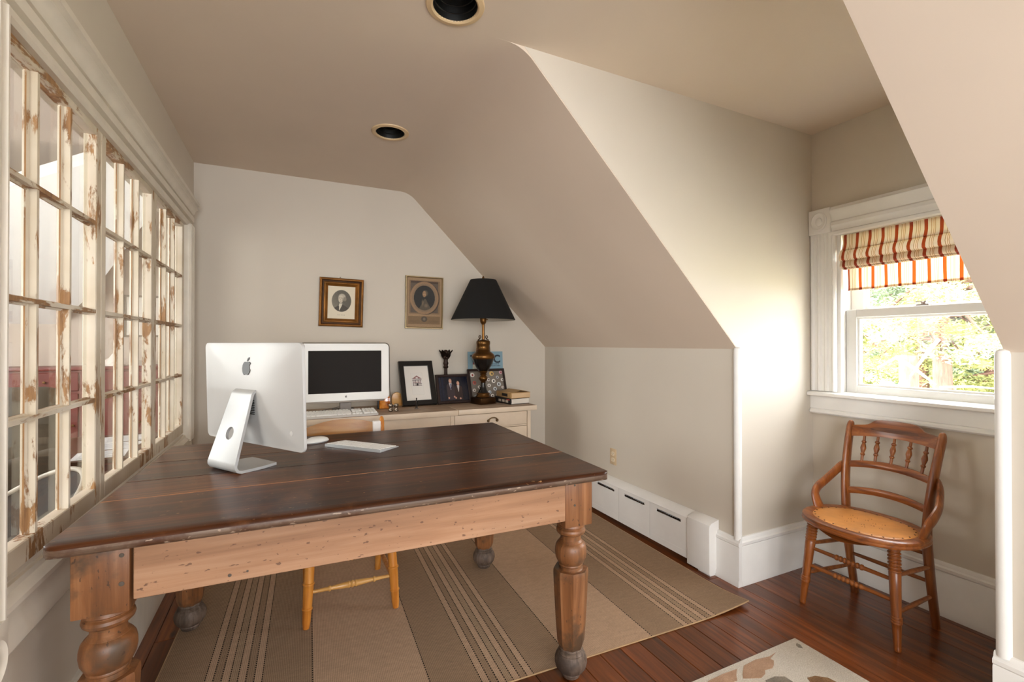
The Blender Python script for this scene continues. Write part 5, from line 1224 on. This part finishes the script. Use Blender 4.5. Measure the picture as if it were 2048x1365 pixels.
b.bm.faces.new(rr_[-1]); bmesh.ops.recalc_face_normals(b.bm, faces=b.bm.faces[:])
sp_ = CH('seat_panel', b, LEATHER, label='tan pressed leather seat panel', smooth=70)
b = MB()
for k in range(26):
    x_, y_ = seat_ring((RX-0.040)*0.945, (RY-0.040)*0.945, 2*PI*k/26+0.06)
    b.lathe([(0.0032, 0), (0.0028, 0.0014), (0, 0.0020)], (x_, y_, 0.4283), 8)
CH('tacks', b, TACK, sp_)
b = MB()
for k in range(7):
    for s in (0.24, 0.42):
        for m in range(3):
            a = 2*PI*k/7; x_, y_ = SC[0]+s*0.15*math.cos(a)+0.006*math.cos(m*2.1), SC[1]+s*0.19*math.sin(a)+0.006*math.sin(m*2.1)
            b.lathe([(0.0017, 0), (0.0012, 0.0007), (0, 0.0009)], (x_, y_, 0.4262+0.0022*s), 6)
CH('punched_pattern', b, plain('dark_punch', c('#6b3f1c'), 0.6), sp_)
# shaped drop under the front of the seat
b = MB(); pts = []
for i in range(25):
    u = i/24; y_ = 1.005+0.32*u; pts.append((y_, 0.400-0.020*max(0, math.sin(PI*min(1, max(0, (u-0.12)/0.76))))**0.6-0.006*math.exp(-((u-0.5)/0.16)**2)))
pts = [(1.005, 0.402)]+pts+[(1.325, 0.402)]
def bow_x(y_): return SC[0]-RX+0.020+0.115*((y_-SC[1])/0.226)**2
lo = [b.bm.verts.new((bow_x(p[0]), p[0], p[1])) for p in pts]; hi = [b.bm.verts.new((bow_x(p[0])+0.016, p[0], p[1])) for p in pts]; n = len(pts)
b.bm.faces.new(lo); b.bm.faces.new(hi[::-1])
for k in range(n): b.bm.faces.new([lo[k], hi[k], hi[(k+1) % n], lo[(k+1) % n]])
bmesh.ops.recalc_face_normals(b.bm, faces=b.bm.faces[:]); CH('seat_apron', b, CHAIR_WY)
legp = [(0, 0.0105), (0.012, 0.0125), (0.03, 0.0130), (0.045, 0.0118), (0.055, 0.0128), (0.20, 0.0150), (0.255, 0.0165), (0.262, 0.0190), (0.275, 0.0190), (0.280, 0.0170), (0.285, 0.0195), (0.300, 0.0195), (0.305, 0.0170), (0.310, 0.0190), (0.322, 0.0190), (0.328, 0.0168), (0.55, 0.0190), (0.735, 0.0205)]
for k in range(7):
    z = 0.745+k*0.0335; legp += [(z, 0.0180), (z+0.007, 0.0222), (z+0.019, 0.0222), (z+0.027, 0.0180)]
legp += [(0.985, 0.0180), (1.0, 0.0180)]
FEET = ((2.141, 1.366, 2.158, 1.325), (2.135, 0.990, 2.158, 1.012))
for fx, fy, tx, ty in FEET:
    b = MB(); b.turned((fx, fy, 0.001), (tx, ty, 0.402), legp, 20); CH('front_leg', b, CHAIR_W)
def post_path(sgn):
    yb, ys, yt = ((1.316, 1.330, 1.352), (1.004, 1.014, 0.994))[0 if sgn > 0 else 1]
    return [(2.462, yb, 0.001), (2.452, yb, 0.06), (2.436, yb+(ys-yb)*0.3, 0.16), (2.424, yb+(ys-yb)*0.6, 0.26), (2.418, ys, 0.36), (2.418, ys, 0.43), (2.426, ys+(yt-ys)*0.3, 0.53), (2.444, ys+(yt-ys)*0.55, 0.62), (2.470, ys+(yt-ys)*0.8, 0.71), (2.496, yt, 0.785), (2.503, yt, 0.806), (2.506, yt, 0.8165), (2.507, yt, 0.821)]
for sgn in (1, -1):
    b = MB(); P = post_path(sgn)
    b.tube(*smooth_path(P, [(0.021, 0.015), (0.022, 0.015), (0.023, 0.0155), (0.025, 0.016), (0.026, 0.016), (0.026, 0.016), (0.026, 0.0155), (0.026, 0.015), (0.025, 0.0145), (0.024, 0.014), (0.021, 0.012), (0.015, 0.009), (0.005, 0.003)], 3), 14, up=(1, 0, 0)); CH('back_post', b, CHAIR_W)
def back_x(z):
    P = post_path(1)
    for a_, c_ in zip(P, P[1:]):
        if a_[2] <= z <= c_[2]: return a_[0]+(c_[0]-a_[0])*(z-a_[2])/(c_[2]-a_[2])
    return P[-1][0]
def back_y(s, z):   # s 0..1 from the near (-y) post to the far one
    t = max(0, min(1, (z-0.43)/0.36)); y0 = 1.022+(1.002-1.022)*t; y1 = 1.322+(1.344-1.322)*t; return y0+(y1-y0)*s
def bow(s): return 0.026*(1-(2*s-1)**2)
def rail(zlo, zhi, th, n=28, m=6):
    b = MB(); F = []
    for side in (0, 1):
        g = [[b.bm.verts.new((back_x(zlo(i/n)+(zhi(i/n)-zlo(i/n))*j/m)+bow(i/n)+(th/2 if side else -th/2)*(0.55+0.45*math.sin(PI*j/m)), back_y(i/n, zlo(i/n)+(zhi(i/n)-zlo(i/n))*j/m), zlo(i/n)+(zhi(i/n)-zlo(i/n))*j/m)) for j in range(m+1)] for i in range(n+1)]
        F.append(g)
        for i in range(n):
            for j in range(m): b.bm.faces.new([g[i][j], g[i+1][j], g[i+1][j+1], g[i][j+1]])
    A, B2 = F
    for i in range(n):
        for j in (0, m): b.bm.faces.new([A[i][j], A[i+1][j], B2[i+1][j], B2[i][j]])
    for i in (0, n):
        for j in range(m): b.bm.faces.new([A[i][j], A[i][j+1], B2[i][j+1], B2[i][j]])
    bmesh.ops.recalc_face_normals(b.bm, faces=b.bm.faces[:]); return b
def step(s):
    e = abs(2*s-1); k = 1/(1+math.exp((e-0.56)*26)); return 0.800+0.024*k+0.014*(1-e*e)
cr = CH('crest_rail', rail(lambda s: 0.748+0.013*(1-(2*s-1)**2), step, 0.022), CHAIR_WY)
dk_ = wood('dark_burl_panel', [c('#3a1d0e'), c('#5a3218'), c('#734622')], axis=1, rough=0.4, fine=2, var=0.4)
b = MB()
def burl(u, v):
    s = 0.22+0.56*u; w = 0.010*math.sin(PI*u)**0.35; z = 0.789+0.006*(1-(2*s-1)**2)+w*(2*v-1)
    return (back_x(z)+bow(s)-0.0122, back_y(s, z), z)
b.grid(burl, 30, 5); CH('burl_inlay', b, dk_, cr, smooth=60)
CH('mid_rail', rail(lambda s: 0.604+0.014*(1-(2*s-1)**2), lambda s: 0.632+0.018*(1-(2*s-1)**2), 0.017), CHAIR_WY)
CH('lower_rail', rail(lambda s: 0.482+0.014*(1-(2*s-1)**2), lambda s: 0.511+0.016*(1-(2*s-1)**2), 0.017), CHAIR_WY)
spn = [(0, 0.0055), (0.22, 0.0060), (0.25, 0.0095), (0.29, 0.0095), (0.32, 0.0062), (0.42, 0.0095), (0.50, 0.0118), (0.58, 0.0100), (0.68, 0.0062), (0.71, 0.0098), (0.75, 0.0098), (0.78, 0.0060), (1, 0.0055)]
for s in (0.12, 0.31, 0.50, 0.69, 0.845):
    z0, z1 = 0.628+0.018*(1-(2*s-1)**2), 0.754+0.013*(1-(2*s-1)**2)
    b = MB(); b.turned((back_x(z0)+bow(s), back_y(s, z0), z0), (back_x(z1)+bow(s), back_y(s, z1), z1), spn, 14); CH('spindle', b, CHAIR_W)
for sgn in (1, -1):
    yo = lambda v: SC[1]+sgn*v
    pth = [(2.452, yo(0.178), 0.612), (2.425, yo(0.193), 0.600), (2.385, yo(0.208), 0.566), (2.345, yo(0.219), 0.536), (2.300, yo(0.224), 0.512), (2.270, yo(0.220), 0.488), (2.264, yo(0.210), 0.455), (2.268, yo(0.200), 0.424)]
    b = MB(); b.tube(*smooth_path(pth, [(0.010, 0.027), (0.0105, 0.026), (0.011, 0.024), (0.0115, 0.023), (0.012, 0.024), (0.0125, 0.026), (0.0125, 0.028), (0.0130, 0.031)]), 14, up=(0, 1, 0)); CH('arm', b, CHAIR_W)
def lerp(a_, b_, t_): return a_+(b_-a_)*t_
def leg_at(i, z): fx, fy, tx, ty = FEET[i]; t_ = z/0.402; return (lerp(fx, tx, t_), lerp(fy, ty, t_), z)
st2 = [(0, 0.0075), (0.30, 0.0085)]
for k in range(7):
    z = 0.33+k*0.049; st2 += [(z, 0.0088), (z+0.012, 0.0122), (z+0.03, 0.0122), (z+0.042, 0.0088)]
st2 += [(0.70, 0.0085), (1, 0.0075)]
for z in (0.266, 0.186):
    b = MB(); b.turned(leg_at(0, z), leg_at(1, z), st2, 14); CH('stretcher', b, CHAIR_WY)
for i, sgn in ((0, 1), (1, -1)):
    for z, zb in ((0.285, 0.262), (0.145, 0.137)):
        P = post_path(sgn); yb = P[2][1]
        b = MB(); b.turned(leg_at(i, z), (2.432, yb, zb), [(0, 0.0075), (0.5, 0.0095), (1, 0.0075)], 12); CH('stretcher', b, CHAIR_W)
b = MB(); b.turned((2.432, 1.012, 0.196), (2.432, 1.318, 0.196), [(0, 0.0075), (0.5, 0.0095), (1, 0.0075)], 12); CH('stretcher', b, CHAIR_WY)
b = MB(); b.turned((2.428, 1.012, 0.310), (2.428, 1.318, 0.310), [(0, 0.0075), (0.5, 0.0095), (1, 0.0075)], 12); CH('stretcher', b, CHAIR_WY)

# ------------------------------------------------------------------ the room behind the glazing
b = MB(); b.box(-3.7, XL-0.1, 0.2, 6.3, -0.08, 0); struct('floor_side_room', b, FLOOR_W, smooth=0)
b = MB(); b.box(-3.7, XL-0.1, 0.2, 6.1, 2.80, 2.9); struct('ceiling_side_room', b, SIDE_WALL, smooth=0)
b = MB(); b.box(-3.7, XL+0.2, 6.0, 6.1, 0, 2.85); struct('wall_side_back', b, SIDE_WALL, smooth=0)
b = MB(); b.box(-3.7, XL-0.1, 0.1, 0.2, 0, 2.85); struct('wall_side_front', b, SIDE_WALL, smooth=0)
b = MB(); b.box(-3.8, -3.7, 0.1, 6.1, 0, 2.85); struct('wall_side_left', b, SIDE_WALL, smooth=0)
b = MB(); b.box(XL-0.1, XL-0.02, YB+T, 6.05, 0, 2.85); b.box(XL-0.1, XL-0.02, 0.1, YB+T, ZC, 2.85); struct('wall_side_right', b, SIDE_WALL, smooth=0)
# white roof slope of that room: outline in its plane z = 1.39 + (6 - y)
so_ = [(-3.2, 6.0), (-2.05, 6.0), (-1.69, 5.68), (-1.131, 5.06), (-0.80, 4.66), (-1.34, 4.71), (-1.986, 4.956), (-3.2, 5.42)]
b = MB(); lo = [b.bm.verts.new((x, y, 1.39+(6-y))) for x, y in so_]; hi = [b.bm.verts.new((x, y+0.05, 1.39+(6-y)+0.12)) for x, y in so_]; n = len(so_)
b.bm.faces.new(lo); b.bm.faces.new(hi[::-1])
for k in range(n): b.bm.faces.new([lo[k], hi[k], hi[(k+1) % n], lo[(k+1) % n]])
bmesh.ops.recalc_face_normals(b.bm, faces=b.bm.faces[:]); struct('ceiling_white_slope', b, WHITE_WALL, smooth=0)
RED = plain('red_painted_wood', c('#74201a'), 0.4, var=0.12)
rc = thing('red_cabinet', 'long dark red cabinet seen through the old glass panes', 'cabinet', (-1.75, 5.78, 0))
b = MB(); b.box(-2.75, -0.74, 5.58, 5.98, 0.06, 0.955, 0.004, 1); obj('body', b, RED, rc, world=True)
b = MB(); b.box(-2.78, -0.71, 5.55, 5.99, 0.955, 0.985, 0.004, 2); obj('top', b, RED, rc, world=True)
b = MB(); b.box(-2.73, -0.76, 5.60, 5.96, 0.0, 0.06); obj('plinth', b, plain('dark_red_plinth', c('#4a1812'), 0.5), rc, world=True)
for k in range(4):
    x0 = -2.72+k*0.49
    b = MB(); b.box(x0, x0+0.46, 5.565, 5.582, 0.10, 0.74, 0.004, 1); b.box(x0+0.06, x0+0.40, 5.560, 5.567, 0.16, 0.68, 0.004, 1); d = obj('door', b, RED, rc, world=True)
    b = MB(); b.lathe([(0.006, 0), (0.006, 0.01), (0.012, 0.016), (0.010, 0.024), (0, 0.026)], seg=14, M=Matrix.Translation((x0+0.43, 5.565, 0.45)) @ Matrix.Rotation(PI/2, 4, 'X')); obj('knob', b, BRASS, d, world=True)
    b = MB(); b.box(x0, x0+0.46, 5.565, 5.582, 0.765, 0.935, 0.004, 1); d = obj('drawer', b, RED, rc, world=True)
    b = MB(); b.lathe([(0.006, 0), (0.006, 0.01), (0.012, 0.016), (0.010, 0.024), (0, 0.026)], seg=14, M=Matrix.Translation((x0+0.23, 5.565, 0.85)) @ Matrix.Rotation(PI/2, 4, 'X')); obj('knob', b, BRASS, d, world=True)
cl = thing('white_cloth', 'crumpled white cloth lying on the red cabinet behind the panes', 'cloth', (-1.60, 5.70, 0.9855))
def heap(u, v):
    x = (u-0.5)*0.26; y = (v-0.5)*0.20; e = (max(0, 1-abs(2*u-1)**2)*max(0, 1-abs(2*v-1)**2))**0.5
    return (x, y, 0.002+e*max(0.01, (0.035+0.030*math.sin(9*u+4*v)+0.022*math.sin(14*v-6*u)+0.06*math.exp(-((u-0.75)/0.15)**2-((v-0.5)/0.3)**2))))
b = MB(); b.grid(heap, 28, 22); obj('folds', b, plain('white_linen', c('#e8ded8'), 0.85), cl, smooth=70)
for (x0, label) in ((-1.555, 'white mounted print on the far wall, the left of two seen through the panes'), (-1.16, 'white mounted print on the far wall, the right of two seen through the panes')):
    r = thing('wall_print', label, 'picture', (x0+0.16, 5.998, 1.27), 0, 'white prints on the far wall')
    M = Matrix.Identity(4)
    b = frame_ring(0.31, 0.43, 0.02, [(0, 0), (0, -0.018), (0.02, -0.016), (0.02, 0)], M); obj('frame', b, plain('grey_brown_frame', c('#7d6f60'), 0.5), r)
    b = MB(); b.box(-0.14, 0.14, -0.008, -0.004, 0.015, 0.415); obj('sheet', b, MAT_B, r)
GREY_F = plain('grey_brown_upholstery', c('#4d453a'), 0.9, var=0.1, bump=0.4, bscale=250)
def armchair(loc, rz, label):
    r = thing('armchair', label, 'armchair', loc, rz)
    b = MB(); b.box(-0.36, 0.36, -0.36, 0.34, 0.14, 0.30, 0.03, 3); obj('frame', b, GREY_F, r, smooth=50)
    b = MB(); b.box(-0.25, 0.25, -0.38, 0.24, 0.29, 0.45, 0.05, 4); obj('seat_cushion', b, GREY_F, r, smooth=60)
    b = MB(); b.box(-0.28, 0.28, -0.02, 0.16, 0.0, 0.62, 0.07, 4, M=Matrix.Translation((0, 0.22, 0.34)) @ Matrix.Rotation(math.radians(-9), 4, 'X')); obj('backrest', b, GREY_F, r, smooth=60)
    for s in (-1, 1):
        b = MB(); b.box(s*0.32-0.065, s*0.32+0.065, -0.36, 0.30, 0.14, 0.60, 0.05, 4); obj('armrest', b, GREY_F, r, smooth=60)
        for y_ in (-0.30, 0.28):
            b = MB(); b.turned((s*0.31, y_, 0), (s*0.30, y_, 0.15), [(0, 0.016), (1, 0.026)], 12); obj('leg', b, IRON, r)
    return r
ac1 = armchair((-1.60, 3.36, 0), math.radians(-12), 'grey armchair nearest the panes, its back to the far wall')
hp_ = thing('hoop_chair', 'low round dark chair with a pale curved hoop rim behind the panes', 'chair', (-1.12, 2.55, 0), math.radians(-55))
HM = Matrix.Translation((0, 0.05, 0.43)) @ Matrix.Rotation(math.radians(-52), 4, 'X')
b = MB(); b.tube([HM @ Vector((0.33*math.cos(a), 0, 0.33*math.sin(a))) for a in [2*PI*i/48 for i in range(48)]], 0.011, 10, closed=True); obj('hoop', b, plain('pale_hoop', c('#b9b2a6'), 0.4), hp_, smooth=60)
b = MB()
def dish(u, v):
    a = 2*PI*u; return HM @ Vector((0.318*v*math.cos(a), 0.11*(1-v*v)+0.004, 0.318*v*math.sin(a)))
b.grid(dish, 40, 10); bmesh.ops.remove_doubles(b.bm, verts=b.bm.verts[:], dist=0.0005); obj('dish_seat', b, plain('dark_woven_seat', c('#2d2620'), 0.8, bump=0.5, bscale=120), hp_, smooth=70)
for k in range(4):
    a = PI/4+PI/2*k; b = MB(); b.tube([(0.23*math.cos(a), 0.05+0.23*math.sin(a), 0.0), (0.12*math.cos(a), 0.08+0.12*math.sin(a), 0.30)], 0.010, 10); obj('leg', b, IRON, hp_)
tb = thing('low_table', 'low brown table holding white papers, seen through the panes', 'table', (-1.32, 4.25, 0))
b = MB(); b.box(-1.62, -1.00, 3.92, 4.95, 0.405, 0.435, 0.006, 2); obj('tabletop', b, plain('brown_table_wood', c('#5b3520'), 0.35, var=0.2), tb, world=True)
for x_ in (-1.57, -1.05):
    for y_ in (3.97, 4.90):
        b = MB(); b.box(x_-0.025, x_+0.025, y_-0.025, y_+0.025, 0, 0.405, 0.003, 1); obj('leg', b, plain('brown_table_leg', c('#4b2a18'), 0.4), tb, world=True)
PAPER = plain('white_paper', c('#e4e6ea'), 0.7, var=0.02); INKL = plain('grey_print_lines', c('#8f95a0'), 0.7)
for k, (x_, y_, rz, lab) in enumerate(((-1.18, 4.09, 0.15, 'white printed paper on the low table, the nearest sheet'), (-1.18, 4.40, -0.1, 'white printed paper on the low table, the middle sheet'), (-1.20, 4.70, 0.22, 'white printed paper on the low table, the farthest sheet'))):
    r = thing('paper_sheet', lab, 'paper', (x_, y_, 0.4355), rz, 'papers on the low table')
    b = MB(); b.box(-0.14, 0.14, -0.13, 0.13, 0, 0.004+0.001*k, 0.001, 1); obj('sheets', b, PAPER, r)
    b = MB()
    for q in range(8): b.box(-0.11, 0.11-0.03*(q % 3), -0.105+q*0.027, -0.100+q*0.027, 0.004+0.001*k, 0.0046+0.001*k)
    obj('text_lines', b, INKL, r, smooth=0)
lb = thing('dark_bowl', 'small pale bowl on the grey armchair arm side, behind the panes', 'bowl', (-1.34, 5.72, 0.985))
b = MB(); b.lathe([(0.03, 0), (0.032, 0.006), (0.06, 0.03), (0.072, 0.055), (0.070, 0.056), (0.055, 0.03), (0.0, 0.010)], seg=28); obj('bowl', b, plain('pale_bowl', c('#cfcac0'), 0.3), lb, smooth=50)
lb['label'] = 'small pale bowl on the red cabinet behind the panes'

# ------------------------------------------------------------------ garden trees outside the dormer window
GZ = -3.4
b = MB(); b.box(2.9, 60, -40, 60, GZ-0.1, GZ); g = struct('ground', b, plain('pale_lawn', c('#d6d0a8'), 0.95, var=0.2), smooth=0)
BARK = NT('pinkish_bark'); bv = BARK.coords((6, 6, 1.2)); bn = BARK.noise(bv, 2.5, 7, 0.7); BARK.base(BARK.ramp(bn, [(0.3, c('#3f2a22')), (0.55, c('#67493d')), (0.75, c('#84675a'))])); BARK.set(Roughness=0.9); BARK.bump(bn, 0.8, 0.02)
DEADW = plain('bare_grey_branch', c('#a89c8c'), 0.8, var=0.1)
def leaf_mat(name, c0, c1, c2):
    t = NT(name); n = t.noise(t.coords((2.2, 2.2, 2.2)), 1, 4, 0.7); col = t.ramp(n, [(0.3, c0), (0.5, c1), (0.68, c2)]); t.base(col); t.set(Roughness=0.7)
    tl = t.new('ShaderNodeBsdfTranslucent'); t.link(col, tl.inputs[0]); mx = t.new('ShaderNodeMixShader'); mx.inputs[0].default_value = 0.4
    t.link(t.b.outputs[0], mx.inputs[1]); t.link(tl.outputs[0], mx.inputs[2]); t.link(mx.outputs[0], t.n['Material Output'].inputs[0]); return t.m
LEAF_A = leaf_mat('yellow_green_needles', c('#6a7146'), c('#a1a268'), c('#c8c48a')); LEAF_B = leaf_mat('blue_green_needles', c('#5b6b56'), c('#8e9b80'), c('#b6bea3'))
def spray_mesh(name, centres, radii, per, size, seed):
    rs_ = np.random.RandomState(seed); V = []; 
    for (cx, cy, cz), r_ in zip(centres, radii):
        d = rs_.normal(size=(per, 3)); d /= np.linalg.norm(d, axis=1)[:, None]; rad = r_*rs_.rand(per, 1)**0.5
        p = d*rad*np.array([1, 1, 0.55])+np.array([cx, cy, cz]); V.append(p)
    P = np.concatenate(V); n = len(P)
    a = rs_.normal(size=(n, 3)); a[:, 2] *= 0.5; a /= np.linalg.norm(a, axis=1)[:, None]
    q = np.cross(a, rs_.normal(size=(n, 3))); q /= np.linalg.norm(q, axis=1)[:, None]
    L_ = size*(0.6+0.8*rs_.rand(n, 1)); w_ = L_*0.28
    verts = np.stack([P-a*L_, P+q*w_, P+a*L_, P-q*w_], 1).reshape(-1, 3)
    me = bpy.data.meshes.new(name); me.vertices.add(n*4); me.vertices.foreach_set('co', verts.astype(np.float32).ravel())
    me.loops.add(n*4); me.loops.foreach_set('vertex_index', np.arange(n*4, dtype=np.int32)); me.polygons.add(n)
    me.polygons.foreach_set('loop_start', np.arange(0, n*4, 4, dtype=np.int32)); me.update(calc_edges=True); return me
def tree(label, x, y, r0, top, seed, mat, crown, per, size, lean_=(0, 0), bare=(), broken=None):
    rs_ = random.Random(seed); r = thing('conifer_tree', label, 'tree', (x, y, GZ), 0, 'trees outside the window')
    H_ = (broken if broken else top)-GZ
    b = MB(); pts = [(lean_[0]*t_*H_+0.05*math.sin(t_*7+seed), lean_[1]*t_*H_+0.04*math.cos(t_*6+seed), t_*H_) for t_ in [i/14 for i in range(15)]]
    b.tube(pts, [r0*(1.25 if i == 0 else 1.08-0.55*i/14*(0 if broken else 1)) for i in range(15)], 16); obj('trunk', b, BARK.m, r, smooth=60)
    cs, rd = [], []
    bb_ = MB(); nb_ = 0
    if crown:
        for k in range(crown[2]):
            z = rs_.uniform(crown[0], crown[1])-GZ; a = rs_.uniform(0, 2*PI); ln = rs_.uniform(0.7, crown[3])*(1-0.35*(z+GZ-crown[0])/(crown[1]-crown[0]))
            t_ = z/H_; bx, by = lean_[0]*t_*H_, lean_[1]*t_*H_
            e = (bx+ln*math.cos(a), by+ln*math.sin(a), z-0.25*ln+rs_.uniform(-0.1, 0.2))
            bb_.tube([(bx, by, z), ((bx+e[0])/2, (by+e[1])/2, z+0.02*ln), e], [0.03, 0.02, 0.008], 6); nb_ += 1
            for q in range(4):
                f = 0.45+0.18*q; cs.append((bx+(e[0]-bx)*f+rs_.uniform(-0.12, 0.12), by+(e[1]-by)*f+rs_.uniform(-0.12, 0.12), z+(e[2]-z)*f-0.05)); rd.append(rs_.uniform(0.16, 0.34))
    if nb_: obj('branches', bb_, BARK.m, r, smooth=50, kind='stuff')
    if cs: obj('foliage', spray_mesh('foliage', cs, rd, per, size, seed), mat, r, smooth=0, kind='stuff')
    for p0, p1, rr0 in bare:
        b = MB(); P0, P1 = Vector(p0), Vector(p1); mid = (P0+P1)/2+Vector((0, 0, 0.03*(P1-P0).length)); b.tube([P0, mid, P1], [rr0, rr0*0.8, rr0*0.5], 8); obj('bare_branch', b, DEADW, r, world=True, smooth=60)
    return r
tree('pale trunked conifer in the middle of the window view', 7.60, 3.03, 0.115, 5.5, 1, LEAF_A, (1.25, 4.2, 56, 1.6), 260, 0.030, (0, 0),
     bare=(((6.69, 2.69, 1.25), (6.40, 2.83, 0.83), 0.020), ((6.83, 2.51, 1.19), (6.95, 2.46, 0.98), 0.012), ((6.45, 2.58, 0.72), (7.04, 2.28, 0.70), 0.014)))
tree('pinkish trunk close behind the middle conifer, to its left', 8.17, 3.42, 0.095, 4.5, 2, LEAF_B, (1.0, 4.0, 26, 1.6), 260, 0.034, (0.005, 0.008))
tree('broken pale stump with bare split branches, left of the middle trunk', 6.60, 2.96, 0.085, 1.1, 3, LEAF_A, None, 0, 0.04, (0, 0), broken=1.06,
     bare=(((6.16, 2.86, 1.05), (6.54, 2.66, 0.74), 0.022), ((6.14, 2.85, 1.04), (5.95, 2.93, 0.93), 0.014)))
tree('bushy yellow green conifer at the left of the window view', 8.60, 4.75, 0.12, 5.0, 4, LEAF_A, (-0.6, 4.2, 60, 1.7), 260, 0.036)
tree('yellow green conifer at the right of the window view', 8.40, 2.35, 0.10, 4.4, 5, LEAF_A, (-0.8, 3.4, 66, 1.35), 260, 0.032)
tree('low blue green young conifer behind the trunks', 9.60, 3.25, 0.07, 1.6, 6, LEAF_B, (-0.8, 1.2, 30, 1.1), 260, 0.036)
tree('far pale conifer closing the left of the view', 11.5, 6.1, 0.15, 6.0, 7, LEAF_B, (-1.0, 4.6, 66, 2.3), 240, 0.055)
tree('far pale conifer closing the right of the view', 12.8, 3.9, 0.15, 6.0, 8, LEAF_B, (-1.5, 2.6, 70, 2.2), 240, 0.055)
